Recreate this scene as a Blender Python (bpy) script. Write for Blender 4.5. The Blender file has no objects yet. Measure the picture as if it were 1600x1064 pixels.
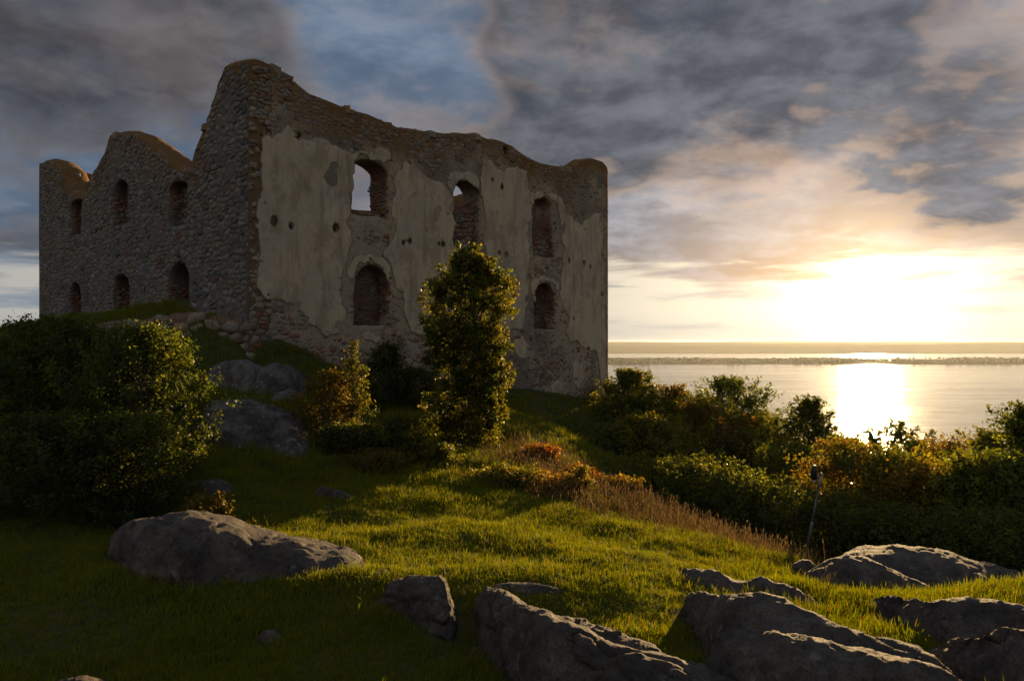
import bpy, bmesh, math, random, time
import numpy as np
from mathutils import Vector, Matrix
from mathutils.geometry import delaunay_2d_cdt

T0 = time.time()
R = math.radians
rng = np.random.default_rng(7)
random.seed(7)
scene = bpy.context.scene
col = scene.collection

# ------------------------------------------------------------------ camera
# eye point is the origin, looking along +Y, level.  photograph frame 1600 x 1064
F, CX, HY = 1200.0, 800.0, 534.0
cam_d = bpy.data.cameras.new('camera')
cam = bpy.data.objects.new('camera', cam_d); col.objects.link(cam)
cam.location = (0, 0, 0); cam.rotation_euler = (R(90), 0, 0)
cam_d.sensor_width = 36.0; cam_d.lens = 36.0 * F / 1600.0
cam_d.shift_y = 2.0 / 1600.0
cam_d.clip_start = 0.1; cam_d.clip_end = 120000.0
scene.camera = cam

# ------------------------------------------------------------------ light
SUN_AZ, SUN_EL = R(25.0), R(4.5)
SUN = Vector((math.sin(SUN_AZ) * math.cos(SUN_EL), math.cos(SUN_AZ) * math.cos(SUN_EL), math.sin(SUN_EL)))
sun_d = bpy.data.lights.new('sun', 'SUN'); sun_o = bpy.data.objects.new('sun', sun_d); col.objects.link(sun_o)
sun_d.energy = 5.0; sun_d.angle = R(0.53); sun_d.color = (1.0, 0.66, 0.30)
sun_o.rotation_euler = (-SUN).to_track_quat('-Z', 'Y').to_euler()
scene.view_settings.view_transform = 'Standard'
scene.view_settings.look = 'None'
scene.view_settings.exposure = 1.05
scene.view_settings.gamma = 1.0
scene.view_settings.use_curve_mapping = False
scene.cycles.use_denoising = True
scene.cycles.max_bounces = 8
scene.cycles.transparent_max_bounces = 8
scene.cycles.volume_bounces = 1

class NT:
    """small helper to write node maths as expressions"""
    def __init__(self, tree): self.t = tree; self.n = tree.nodes; self.l = tree.links
    def put(self, sock, v):
        if v is None: return
        if hasattr(v, 'is_linked') or isinstance(v, bpy.types.NodeSocket): self.l.new(v, sock)
        else: sock.default_value = v
    def m(self, op, a, b=None, c=None, clamp=False):
        n = self.n.new('ShaderNodeMath'); n.operation = op; n.use_clamp = clamp
        self.put(n.inputs[0], a); self.put(n.inputs[1], b); self.put(n.inputs[2], c)
        return n.outputs[0]
    def v(self, op, a, b=None, c=None, s=None):
        n = self.n.new('ShaderNodeVectorMath'); n.operation = op
        self.put(n.inputs[0], a); self.put(n.inputs[1], b)
        if c is not None: self.put(n.inputs[2], c)
        if s is not None: self.put(n.inputs['Scale'], s)
        return n.outputs['Value'] if op in ('DOT_PRODUCT', 'LENGTH', 'DISTANCE') else n.outputs[0]
    def ss(self, x, a, b):
        n = self.n.new('ShaderNodeMapRange'); n.interpolation_type = 'SMOOTHSTEP'
        self.put(n.inputs[0], x); n.inputs[1].default_value = a; n.inputs[2].default_value = b
        return n.outputs[0]
    def mix(self, f, a, b, mode='MIX'):
        n = self.n.new('ShaderNodeMix'); n.data_type = 'RGBA'; n.blend_type = mode
        n.clamp_factor = True
        self.put(n.inputs[0], f)
        for s, x in ((n.inputs[6], a), (n.inputs[7], b)):
            if isinstance(x, tuple) and len(x) == 3: x = x + (1.0,)
            self.put(s, x)
        return n.outputs[2]
    def noise(self, vec, scale, detail=4, rough=0.55, dist=0.0, lac=2.0):
        n = self.n.new('ShaderNodeTexNoise'); self.put(n.inputs['Vector'], vec)
        n.inputs['Scale'].default_value = scale; n.inputs['Detail'].default_value = detail
        n.inputs['Roughness'].default_value = rough; n.inputs['Distortion'].default_value = dist
        n.inputs['Lacunarity'].default_value = lac
        return n.outputs[0]
    def vor(self, vec, scale, feature='F1', rnd=1.0):
        n = self.n.new('ShaderNodeTexVoronoi'); n.feature = feature; self.put(n.inputs['Vector'], vec)
        n.inputs['Scale'].default_value = scale; n.inputs['Randomness'].default_value = rnd
        return n
    def ramp(self, f, stops):
        n = self.n.new('ShaderNodeValToRGB'); self.put(n.inputs[0], f)
        e = n.color_ramp.elements
        while len(e) < len(stops): e.new(0.5)
        for el, (p, c) in zip(e, stops): el.position = p; el.color = tuple(c) + (1.0,) if len(c) == 3 else c
        return n.outputs[0]
    def comb(self, x, y, z):
        n = self.n.new('ShaderNodeCombineXYZ'); self.put(n.inputs[0], x); self.put(n.inputs[1], y); self.put(n.inputs[2], z)
        return n.outputs[0]
    def sep(self, v):
        n = self.n.new('ShaderNodeSeparateXYZ'); self.put(n.inputs[0], v); return n.outputs
    def bump(self, h, strength=0.5, dist=0.05, normal=None):
        n = self.n.new('ShaderNodeBump'); n.inputs['Strength'].default_value = strength
        n.inputs['Distance'].default_value = dist; self.put(n.inputs['Height'], h)
        if normal is not None: self.put(n.inputs['Normal'], normal)
        return n.outputs[0]

# ------------------------------------------------------------------ sky
def build_world():
    w = bpy.data.worlds.new('World'); scene.world = w; w.use_nodes = True
    t = w.node_tree; t.nodes.clear(); N = NT(t)
    out = t.nodes.new('ShaderNodeOutputWorld'); bg = t.nodes.new('ShaderNodeBackground')
    bg.inputs['Strength'].default_value = 0.1
    sky = t.nodes.new('ShaderNodeTexSky'); sky.sky_type = 'NISHITA'; sky.sun_disc = False
    sky.sun_elevation = SUN_EL; sky.sun_rotation = SUN_AZ; sky.dust_density = 2.0; sky.altitude = 270
    d = N.v('NORMALIZE', t.nodes.new('ShaderNodeTexCoord').outputs['Generated'])
    x, y, z = N.sep(d)
    zc = N.m('MAXIMUM', z, 0.0)
    th = N.m('MULTIPLY', N.m('ARCCOSINE', N.m('MINIMUM', N.v('DOT_PRODUCT', d, tuple(SUN)), 0.99999)), 57.2958)  # degrees from the sun
    el = N.m('MULTIPLY', N.m('ARCSINE', z), 57.2958)
    # a flat cloud deck seen in perspective: project the direction on a plane
    inv = N.m('DIVIDE', 1.0, N.m('ADD', zc, 0.25))
    p = N.comb(N.m('MULTIPLY', x, inv), N.m('MULTIPLY', y, inv), 0.0)
    n_big = N.noise(N.v('ADD', p, (3.1, 7.4, 0.0)), 1.15, 6, 0.5, 0.35)
    n_mid = N.noise(N.v('ADD', p, (11.0, 2.0, 4.0)), 2.6, 8, 0.57, 0.3)
    n_fin = N.noise(N.v('ADD', p, (5.0, 9.0, 1.0)), 6.0, 6, 0.58, 0.2)
    # thin flat streaks low over the horizon (azimuth / elevation space)
    az = N.m('MULTIPLY', N.m('ARCTAN2', x, y), 57.2958)
    ps = N.comb(N.m('MULTIPLY', az, 0.05), N.m('MULTIPLY', el, 0.42), 0.0)
    n_str = N.noise(ps, 1.6, 6, 0.58, 0.4)
    near = N.m('EXPONENT', N.m('DIVIDE', th, -22.0)); wide = N.m('EXPONENT', N.m('DIVIDE', th, -38.0))
    # clouds away from the sun are lit from the front, those before it stand against the light
    front = N.ss(th, 60.0, 135.0)
    # thin, high blue-grey layer
    base = N.mix(N.ss(N.m('ADD', N.m('MULTIPLY', n_mid, 0.65), N.m('MULTIPLY', n_fin, 0.35)), 0.40, 0.60), (0.40, 0.64, 1.08), (1.10, 1.46, 2.06))
    base = N.mix(0.08, base, sky.outputs[0])
    base = N.v('SCALE', base, s=N.m('ADD', 0.68, N.m('MULTIPLY', wide, 0.50)))
    warm = N.m('MULTIPLY', N.ss(N.m('ADD', N.m('MULTIPLY', n_big, 0.6), N.m('MULTIPLY', n_fin, 0.4)), 0.44, 0.62), near)
    base = N.v('ADD', base, N.v('SCALE', (1.8, 1.2, 0.58), s=warm))
    base = N.v('ADD', base, N.v('SCALE', (0.9, 0.88, 0.82), s=front))
    # heavy lower bank, dark body with warm rims
    def bank(a, e, rad):
        v = Vector((math.sin(R(a)) * math.cos(R(e)), math.cos(R(a)) * math.cos(R(e)), math.sin(R(e))))
        return N.ss(N.v('DOT_PRODUCT', d, tuple(v)), math.cos(R(rad)), 1.0)
    dens = N.m('ADD', N.m('MULTIPLY', n_big, 0.70), N.m('ADD', N.m('MULTIPLY', n_mid, 0.28), N.m('MULTIPLY', n_fin, 0.20)))
    for a, e, rad, k in ((0, 24, 14, .10), (9, 21, 12, .16), (18, 22, 11, .17), (25, 27, 10, .10), (-32, 24, 16, .11), (-8, 17, 10, -.05), (9, 11, 7, -.08), (-20, 13, 14, .06), (30, 13, 10, .06)):
        dens = N.m('ADD', dens, N.m('MULTIPLY', bank(a, e, rad), k))
    cov = N.ss(dens, 0.55, 0.675)
    body = N.mix(N.ss(n_fin, 0.3, 0.72), (0.27, 0.30, 0.38), (0.70, 0.74, 0.86))
    body = N.v('SCALE', body, s=N.m('ADD', 0.60, N.m('MULTIPLY', near, 1.5)))
    rim = N.m('MULTIPLY', N.m('MULTIPLY', N.m('MULTIPLY', cov, N.m('SUBTRACT', 1.0, cov)), 4.0), near)
    lit = N.m('MULTIPLY', N.ss(n_mid, 0.46, 0.66), near)
    body = N.v('ADD', body, N.v('SCALE', (3.0, 1.75, 0.75), s=N.m('ADD', N.m('MULTIPLY', rim, 0.75), N.m('MULTIPLY', lit, 0.8))))
    body = N.v('ADD', body, N.v('SCALE', (1.3, 1.12, 0.92), s=front))
    deck = N.mix(N.m('MULTIPLY', cov, 0.93), base, body)
    # the deck ends some degrees above the horizon, ragged
    edge = N.m('ADD', el, N.m('MULTIPLY', N.m('SUBTRACT', n_str, 0.5), 8.0))
    edge = N.m('ADD', edge, N.m('MULTIPLY', N.m('SUBTRACT', n_mid, 0.5), 4.0))
    isdeck = N.ss(edge, 3.8, 5.7)
    # band under the deck: bright cream towards the sun, blue-grey away from it
    nb = N.m('EXPONENT', N.m('DIVIDE', th, -12.0))
    band = N.v('ADD', (2.2, 2.15, 2.0), N.v('SCALE', (7.6, 5.9, 3.4), s=nb))
    band_dk = N.v('ADD', (1.15, 1.35, 1.6), N.v('SCALE', (5.0, 3.9, 2.4), s=nb))
    band = N.mix(N.ss(n_str, 0.46, 0.62), band, band_dk)
    low = N.v('ADD', (1.7, 1.75, 1.75), N.v('SCALE', (5.6, 4.4, 2.9), s=nb))      # duller bar just above the far hills
    band = N.mix(N.m('MULTIPLY', N.ss(el, 2.4, 0.4), 0.75), band, low)
    band = N.v('ADD', band, N.v('SCALE', (0.6, 0.6, 0.6), s=front))
    c = N.mix(isdeck, band, deck)
    # glow round the sun, dimmed where the deck covers it
    g1 = N.m('EXPONENT', N.m('MULTIPLY', N.m('POWER', N.m('DIVIDE', th, 3.4), 2.0), -1.0))
    g2 = N.m('EXPONENT', N.m('DIVIDE', th, -5.0))
    thin = N.m('SUBTRACT', 1.0, N.m('MULTIPLY', isdeck, 0.94))
    glow = N.v('ADD', N.v('SCALE', (15.0, 12.0, 7.5), s=g1), N.v('SCALE', (6.0, 4.3, 1.9), s=g2))
    c = N.v('ADD', c, N.v('SCALE', glow, s=thin))
    t.links.new(c, bg.inputs['Color']); t.links.new(bg.outputs[0], out.inputs[0])
    w.cycles.sampling_method = 'MANUAL'; w.cycles.sample_map_resolution = 1024
build_world()

# ------------------------------------------------------------------ generic helpers
def P(px, py, D):
    """point at depth D seen at photo position px, py"""
    return np.array([(px - CX) / F * D, D, (HY - py) / F * D])

def _hash(i, j, k, s):
    h = (i * 374761393 + j * 668265263 + k * 2147483647 + s * 974634777) & 0xFFFFFFFF
    h = ((h ^ (h >> 13)) * 1274126177) & 0xFFFFFFFF
    h = ((h ^ (h >> 16)) * 2246822519) & 0xFFFFFFFF
    return ((h ^ (h >> 15)) & 0xFFFFFF) / float(0xFFFFFF)

def vnoise(p, seed=0):
    p = np.asarray(p, dtype=np.float64); i = np.floor(p).astype(np.int64); f = p - i
    f = f * f * f * (f * (f * 6 - 15) + 10); r = 0
    for a in (0, 1):
        wa = f[..., 0] if a else 1 - f[..., 0]
        for b in (0, 1):
            wb = f[..., 1] if b else 1 - f[..., 1]
            for c in (0, 1):
                wc = f[..., 2] if c else 1 - f[..., 2]
                r = r + wa * wb * wc * _hash(i[..., 0] + a, i[..., 1] + b, i[..., 2] + c, seed)
    return r * 2 - 1

def fbm(p, octaves=4, seed=0, gain=0.5):
    p = np.asarray(p, dtype=np.float64); s = 0; a = 1.0
    for o in range(octaves):
        s = s + a * vnoise(p, seed + o * 17); p = p * 2.03 + 11.7; a *= gain
    return s

def sstep(a, b, x):
    t = np.clip((x - a) / (b - a), 0, 1); return t * t * (3 - 2 * t)

def mesh_np(name, verts, faces, colors=None, smooth=False, attr='Col'):
    """faces: (n,k) array, or list of arrays of different k"""
    me = bpy.data.meshes.new(name)
    verts = np.asarray(verts, dtype=np.float32)
    fl = faces if isinstance(faces, list) else [faces]
    fl = [np.asarray(f, dtype=np.int32) for f in fl if len(f)]
    loops = np.concatenate([f.ravel() for f in fl]); tot = np.concatenate([np.full(len(f), f.shape[1], np.int32) for f in fl])
    start = np.concatenate([[0], np.cumsum(tot)[:-1]]).astype(np.int32)
    me.vertices.add(len(verts)); me.vertices.foreach_set('co', verts.ravel())
    me.loops.add(len(loops)); me.loops.foreach_set('vertex_index', loops)
    me.polygons.add(len(tot)); me.polygons.foreach_set('loop_start', start); me.polygons.foreach_set('loop_total', tot)
    if smooth: me.polygons.foreach_set('use_smooth', np.ones(len(tot), bool))
    me.update(calc_edges=True); me.validate()
    if colors is not None:
        ca = me.color_attributes.new(attr, 'FLOAT_COLOR', 'POINT')
        c = np.ones((len(verts), 4), np.float32); c[:, :3] = colors
        ca.data.foreach_set('color', c.ravel())
    return me

def add(name, me, mat=None, parent=None, loc=None):
    o = bpy.data.objects.new(name, me); col.objects.link(o)
    if mat is not None and me is not None and not me.materials: me.materials.append(mat)
    if parent is not None: o.parent = parent
    if loc is not None: o.location = loc
    return o

def tag(o, label=None, cat=None, group=None, kind=None):
    if label: o['label'] = label
    if cat: o['category'] = cat
    if group: o['group'] = group
    if kind: o['kind'] = kind
    return o

def tube_np(pts, rad, n=7):
    pts = np.asarray(pts, float); rad = np.broadcast_to(np.asarray(rad, float), (len(pts),))
    V = []; Q = []
    d = np.gradient(pts, axis=0); d /= np.linalg.norm(d, axis=1)[:, None] + 1e-9
    ref = np.array([0.31, 0.95, 0.05])
    for k in range(len(pts)):
        a = np.cross(d[k], ref); a /= np.linalg.norm(a) + 1e-9; b = np.cross(d[k], a)
        for q in range(n):
            an = 2 * math.pi * q / n
            V.append(pts[k] + rad[k] * (math.cos(an) * a + math.sin(an) * b))
    for k in range(len(pts) - 1):
        for q in range(n):
            Q.append((k * n + q, k * n + (q + 1) % n, (k + 1) * n + (q + 1) % n, (k + 1) * n + q))
    V.append(pts[0]); V.append(pts[-1]); T = []
    for q in range(n):
        T.append((len(V) - 2, (q + 1) % n, q)); m = (len(pts) - 1) * n
        T.append((len(V) - 1, m + q, m + (q + 1) % n))
    return np.array(V), np.array(Q), np.array(T)

def join_parts(parts):
    V = []; Q = []; T = []; off = 0
    for v, q, t in parts:
        V.append(v); off_q = np.asarray(q) + off if len(q) else np.zeros((0, 4), int)
        off_t = np.asarray(t) + off if len(t) else np.zeros((0, 3), int)
        Q.append(off_q); T.append(off_t); off += len(v)
    return np.concatenate(V), np.concatenate(Q), np.concatenate(T)

# ------------------------------------------------------------------ materials
def mat(name):
    m = bpy.data.materials.new(name); m.use_nodes = True; t = m.node_tree; t.nodes.clear()
    N = NT(t); out = t.nodes.new('ShaderNodeOutputMaterial'); b = t.nodes.new('ShaderNodeBsdfPrincipled')
    t.links.new(b.outputs[0], out.inputs[0]); b.inputs['Specular IOR Level'].default_value = 0.3
    return m, N, b, out
def attr(N, name='Col'):
    n = N.n.new('ShaderNodeAttribute'); n.attribute_name = name; return n.outputs['Color']
def pos(N): return N.n.new('ShaderNodeNewGeometry').outputs['Position']

M = {}
def build_materials():
    # stones of the ruin
    m, N, b, o = mat('rubble_stone'); p = pos(N)
    c = attr(N); n1 = N.noise(p, 6, 6, 0.6); n2 = N.noise(p, 30, 5, 0.65)
    v = N.m('ADD', 0.45, N.m('MULTIPLY', N.m('ADD', n1, N.m('MULTIPLY', n2, 0.8)), 0.60))
    c = N.v('SCALE', c, s=v)
    sm = N.ss(N.noise(p, 1.1, 8, 0.68), 0.45, 0.58)      # lime mortar smeared over the faces
    c = N.mix(N.m('MULTIPLY', sm, 0.62), c, N.mix(n2, (0.10, 0.08, 0.06), (0.30, 0.245, 0.18)))
    lich = N.ss(N.noise(p, 9, 6, 0.7), 0.60, 0.72)
    c = N.mix(N.m('MULTIPLY', lich, 0.45), c, (0.30, 0.30, 0.27))
    N.put(b.inputs['Base Color'], c); b.inputs['Roughness'].default_value = 0.92
    N.put(b.inputs['Normal'], N.bump(N.m('ADD', n1, N.m('MULTIPLY', n2, 0.5)), 0.7, 0.05)); M['stone'] = m
    # mortar and rubble core
    m, N, b, o = mat('mortar'); p = pos(N)
    c = attr(N); n1 = N.noise(p, 4, 7, 0.62); n2 = N.noise(p, 22, 6, 0.68)
    c = N.mix(N.ss(n2, 0.35, 0.7), N.v('SCALE', c, s=0.55), N.v('SCALE', c, s=1.25))
    N.put(b.inputs['Base Color'], N.v('SCALE', c, s=N.m('ADD', 0.6, N.m('MULTIPLY', n1, 0.75))))
    b.inputs['Roughness'].default_value = 0.95
    N.put(b.inputs['Normal'], N.bump(N.m('ADD', n1, n2), 0.8, 0.09)); M['mortar'] = m
    # old lime plaster
    m, N, b, o = mat('lime_plaster'); p = pos(N)
    n1 = N.noise(p, 0.55, 6, 0.6); n2 = N.noise(p, 3.0, 7, 0.65); n3 = N.noise(p, 26, 5, 0.7)
    ps = N.v('MULTIPLY', p, (1.6, 1.6, 0.22)); n4 = N.noise(ps, 1.7, 6, 0.6)
    c = N.mix(N.ss(n1, 0.35, 0.65), (0.47, 0.375, 0.25), (0.40, 0.335, 0.245))
    c = N.mix(N.m('MULTIPLY', N.ss(n4, 0.48, 0.68), 0.6), c, (0.20, 0.165, 0.12))
    c = N.mix(N.m('MULTIPLY', N.ss(n2, 0.50, 0.68), 0.55), c, (0.36, 0.22, 0.105))
    c = N.mix(N.m('MULTIPLY', N.ss(N.noise(p, 1.3, 8, 0.7), 0.54, 0.64), 0.5), c, (0.52, 0.44, 0.32))
    c = N.v('SCALE', c, s=N.m('ADD', 0.66, N.m('MULTIPLY', N.m('ADD', n3, n2), 0.34)))
    e = N.n.new('ShaderNodeAttribute'); e.attribute_name = 'Col'; e = e.outputs['Fac']      # 0 at the broken edge, 1 inside
    worn = N.m('ADD', N.m('MULTIPLY', e, 1.3), N.m('MULTIPLY', N.m('SUBTRACT', N.noise(p, 5.0, 9, 0.78), 0.5), 1.5))
    c = N.mix(N.m('MULTIPLY', N.ss(worn, 0.40, 0.24), 0.8), c, N.mix(n3, (0.07, 0.052, 0.038), (0.21, 0.155, 0.105)))
    c = N.mix(N.m('MULTIPLY', N.ss(N.noise(N.v('MULTIPLY', p, (1, 1, 0.6)), 1.0, 9, 0.74), 0.50, 0.58), 0.5), c, (0.22, 0.17, 0.12))
    N.put(b.inputs['Base Color'], c); b.inputs['Roughness'].default_value = 0.93
    N.put(b.inputs['Normal'], N.bump(N.m('ADD', N.m('MULTIPLY', n2, 1.3), N.m('MULTIPLY', n3, 0.35)), 0.55, 0.06)); M['plaster'] = m
    # bedrock
    def rock(name, warm, speck):
        m, N, b, o = mat(name); p = pos(N)
        n1 = N.noise(p, 1.6, 7, 0.62); n2 = N.noise(p, 8, 8, 0.74); n3 = N.noise(p, 45, 5, 0.75)
        c = N.mix(N.ss(n1, 0.35, 0.68), (0.076, 0.062, 0.053), (0.172, 0.140, 0.114) if warm else (0.185, 0.17, 0.157))
        c = N.mix(N.m('MULTIPLY', N.ss(n2, 0.54, 0.70), 0.7), c, (0.035, 0.031, 0.029))
        lv = N.vor(N.v('ADD', p, N.v('SCALE', N.comb(n1, n2, n3), s=0.25)), 5.0)
        lich = N.m('MULTIPLY', N.ss(lv.outputs['Distance'], 0.30, 0.20), N.ss(N.noise(p, 2.4, 3, 0.5), 0.46, 0.56))
        c = N.mix(N.m('MULTIPLY', lich, speck), c, (0.27, 0.26, 0.22))
        mv = N.ss(N.noise(p, 2.1, 6, 0.7), 0.56, 0.68)
        c = N.mix(N.m('MULTIPLY', mv, 0.55), c, (0.055, 0.045, 0.02))
        c = N.v('SCALE', c, s=N.m('ADD', 0.30, N.m('ADD', N.m('MULTIPLY', N.ss(n2, 0.34, 0.66), 0.55), N.m('MULTIPLY', N.ss(n3, 0.34, 0.66), 0.60))))
        N.put(b.inputs['Base Color'], c); b.inputs['Roughness'].default_value = 0.82
        h = N.m('ADD', N.m('MULTIPLY', n2, 1.0), N.m('MULTIPLY', n3, 0.25))
        N.put(b.inputs['Normal'], N.bump(h, 1.0, 0.10)); return m
    M['rock'] = rock('bedrock', True, 0.55); M['lichen_rock'] = rock('lichen_bedrock', False, 1.0)
    # ground
    m, N, b, o = mat('turf_soil'); p = pos(N)
    n1 = N.noise(p, 0.35, 6, 0.6); n2 = N.noise(p, 5, 6, 0.65); n3 = N.noise(p, 0.01, 6, 0.6)
    c = N.mix(N.ss(n2, 0.35, 0.65), (0.030, 0.040, 0.010), (0.055, 0.062, 0.016))
    c = N.mix(N.m('MULTIPLY', N.ss(n1, 0.5, 0.65), 0.6), c, (0.075, 0.058, 0.026))
    dist = N.v('LENGTH', p)
    far = N.mix(N.ss(n3, 0.42, 0.58), (0.055, 0.07, 0.028), (0.15, 0.13, 0.065))
    c = N.mix(N.ss(dist, 60, 400), c, far)
    N.put(b.inputs['Base Color'], c); b.inputs['Roughness'].default_value = 1.0; b.inputs['Specular IOR Level'].default_value = 0.1
    N.put(b.inputs['Normal'], N.bump(n2, 0.8, 0.06)); M['turf'] = m
    # leaves and grass: colour attribute, part of the light passes through
    def leafy(name, trans=0.6, tcol=(1.8, 1.65, 0.45), rough=0.5, spec=0.3):
        m, N, b, o = mat(name); c = attr(N)
        N.put(b.inputs['Base Color'], c); b.inputs['Roughness'].default_value = rough; b.inputs['Specular IOR Level'].default_value = spec
        tr = N.n.new('ShaderNodeBsdfTranslucent'); N.put(tr.inputs['Color'], N.v('MULTIPLY', c, tcol))
        mx = N.n.new('ShaderNodeMixShader'); mx.inputs[0].default_value = trans
        N.l.new(b.outputs[0], mx.inputs[1]); N.l.new(tr.outputs[0], mx.inputs[2]); N.l.new(mx.outputs[0], o.inputs[0])
        return m
    M['leaf'] = leafy('leaf'); M['grass'] = leafy('grass_blade', 0.55, (1.6, 1.5, 0.12), 0.6, 0.10)
    M['dry'] = leafy('dry_stalk', 0.35, (1.2, 1.0, 0.7), 0.7, 0.2)
    m, N, b, o = mat('bark'); p = pos(N); n = N.noise(N.v('MULTIPLY', p, (1, 1, 0.3)), 40, 5, 0.6)
    N.put(b.inputs['Base Color'], N.mix(n, (0.035, 0.028, 0.022), (0.10, 0.085, 0.07))); b.inputs['Roughness'].default_value = 0.9
    N.put(b.inputs['Normal'], N.bump(n, 0.6, 0.01)); M['bark'] = m
    m, N, b, o = mat('galvanised_steel'); p = pos(N); n = N.noise(p, 25, 5, 0.6)
    N.put(b.inputs['Base Color'], N.mix(n, (0.20, 0.21, 0.22), (0.30, 0.31, 0.32))); b.inputs['Metallic'].default_value = 0.7
    b.inputs['Roughness'].default_value = 0.5; M['steel'] = m
    m, N, b, o = mat('black_lacquer'); p = pos(N); n = N.noise(p, 30, 4, 0.6)
    N.put(b.inputs['Base Color'], N.mix(n, (0.012, 0.012, 0.013), (0.03, 0.03, 0.03))); b.inputs['Roughness'].default_value = 0.35; M['black'] = m
    m, N, b, o = mat('white_glass'); p = pos(N)
    N.put(b.inputs['Base Color'], N.mix(N.noise(p, 20, 3), (0.7, 0.7, 0.68), (0.8, 0.8, 0.78))); b.inputs['Roughness'].default_value = 0.15; M['glass'] = m
    # lake
    m, N, b, o = mat('lake_water'); p = pos(N)
    b.inputs['Base Color'].default_value = (0.012, 0.018, 0.022, 1); b.inputs['IOR'].default_value = 1.33
    b.inputs['Specular IOR Level'].default_value = 0.5
    pw = N.v('MULTIPLY', p, (0.28, 1.0, 1.0))
    n1 = N.noise(pw, 0.09, 4, 0.6); n2 = N.noise(pw, 0.012, 3, 0.6)
    nst = N.noise(N.v('MULTIPLY', p, (0.0006, 0.004, 0.0)), 1.0, 4, 0.6)
    N.put(b.inputs['Roughness'], N.m('ADD', 0.11, N.m('MULTIPLY', N.ss(nst, 0.4, 0.65), 0.07)))
    N.put(b.inputs['Normal'], N.bump(N.m('ADD', n1, N.m('MULTIPLY', n2, 1.5)), 1.0, 2.8)); M['water'] = m
    m, N, b, o = mat('far_forest'); p = pos(N)
    n = N.noise(p, 0.004, 6, 0.6)
    N.put(b.inputs['Base Color'], N.mix(n, (0.035, 0.05, 0.03), (0.10, 0.11, 0.05))); b.inputs['Roughness'].default_value = 1.0
    b.inputs['Specular IOR Level'].default_value = 0.0; M['far'] = m
    m, N, b, o = mat('island_field'); p = pos(N)
    n = N.noise(p, 0.003, 5, 0.6)
    N.put(b.inputs['Base Color'], N.mix(N.ss(n, 0.4, 0.6), (0.06, 0.075, 0.03), (0.20, 0.17, 0.08))); b.inputs['Roughness'].default_value = 1.0
    b.inputs['Specular IOR Level'].default_value = 0.0; M['field'] = m
build_materials()

# ------------------------------------------------------------------ castle frame (plan)
CA = R(41.5)
NEAR = np.array([-10.3, 30.0]); AX = np.array([math.sin(CA), math.cos(CA)]); BX = np.array([-math.cos(CA), math.sin(CA)])
LF, LS, TH = 24.7, 23.9, 1.3
def front_uz(px, py):
    dx = (px - CX) / F; u = (dx * NEAR[1] - NEAR[0]) / (AX[0] - dx * AX[1]); return np.array([u, (HY - py) / F * (NEAR[1] + AX[1] * u)])
def side_uz(px, py):
    dx = (px - CX) / F; u = (dx * NEAR[1] - NEAR[0]) / (BX[0] - dx * BX[1]); return np.array([u, (HY - py) / F * (NEAR[1] + BX[1] * u)])
def plan(u, t): return NEAR + AX * u + BX * t

# ------------------------------------------------------------------ ground
CTRL = [  # photo position and depth of points on the turf
 (350,760,17.4),(500,770,17.8),(650,780,17.9),(750,780,18.4),(900,806,17.4),(1000,822,17.2),(1150,855,16.5),(1250,885,15.5),
 (1330,925,12.6),(1550,932,12.3),(1800,932,12.3),(1300,910,17),(1400,935,14.5),(1600,935,14.2),(1400,955,17),(1600,960,17),(1800,940,14),
 (350,700,21.5),(430,690,22.0),(550,730,21),(650,715,22.5),(720,703,25),(790,695,27),(860,725,25),(950,770,22.5),(1050,806,20.5),(1150,845,19.5),
 (560,650,28),(640,650,29),(600,615,33),(700,625,36),(860,640,41),(950,662,44),(800,650,33),
 (900,700,34),(1000,750,31),
 (200,800,16),(0,790,16.5),(-250,790,17),(100,720,20),(300,640,25.5),(420,612,26),(330,610,27),(50,640,24),(-250,640,25),(0,570,30),(150,590,28),(-250,540,40)]
for _D, _zl, _zr in ((2.5,-2.2,-2.1),(4,-2.9,-2.5),(5,-3.3,-2.78),(6,-3.55,-2.95),(7.2,-3.70,-3.12),(8.3,-3.74,-3.27),(9.2,-3.74,-3.38),(10.2,-3.62,-3.48),(11.2,-3.48,-3.58),(12.5,-3.50,-3.72),(15,-3.62,-3.95)):      # the lawn before the viewer breaks down to a hollow on the left
    for _a, _f in [q for q in ((-38, 1), (-27, 1), (-15, 1), (-4, .9), (6, .5), (14, .1), (23, 0), (34, 0)) if _D < 12 or q[0] < 20]:
        _z = _zl * _f + _zr * (1 - _f); CTRL.append((CX + F * math.tan(R(_a)), HY - F * _z / _D, _D))
CW = [(p[0], p[1], p[2]) for p in (P(*c) for c in CTRL)]
def wp(u, t, z): q = plan(u, t); CW.append((q[0], q[1], z))
wp(-.3,-.3,-1.15); wp(5,-.4,-1.75); wp(11,-.4,-2.4); wp(18,-.4,-2.9); wp(22,-.4,-3.6); wp(25,-.4,-4.5); wp(25.5,6,-4.8); wp(25.5,14,-5.5); wp(25,25,-4)
wp(-.6,2,1.15); wp(-.6,6,1.4); wp(-.6,12,1.4); wp(-.6,18,1.1); wp(-.6,24,.8); wp(-2.2,12,1.1); wp(-2,18,.9); wp(-4,20,.4); wp(-5,26,0)
for _t, _zi, _zo in ((.5,.7,-1.3),(2,.85,-1.2),(3.5,.9,-1.1),(5,.85,-1.0),(6.5,.7,-.9),(8,.6,-.7),(9.4,.4,-.4)):
    _u = -.1 - 3.3 * _t / 9.4; wp(_u + .8, _t + .2, _zi); wp(_u - .75, _t - .2, _zo); wp(_u - 1.8, _t - .5, _zo - .35)
wp(8,8,.3); wp(16,8,.1); wp(8,16,.3); wp(16,16,-.2); wp(12,26,-2); wp(0,28,-.5)
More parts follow.
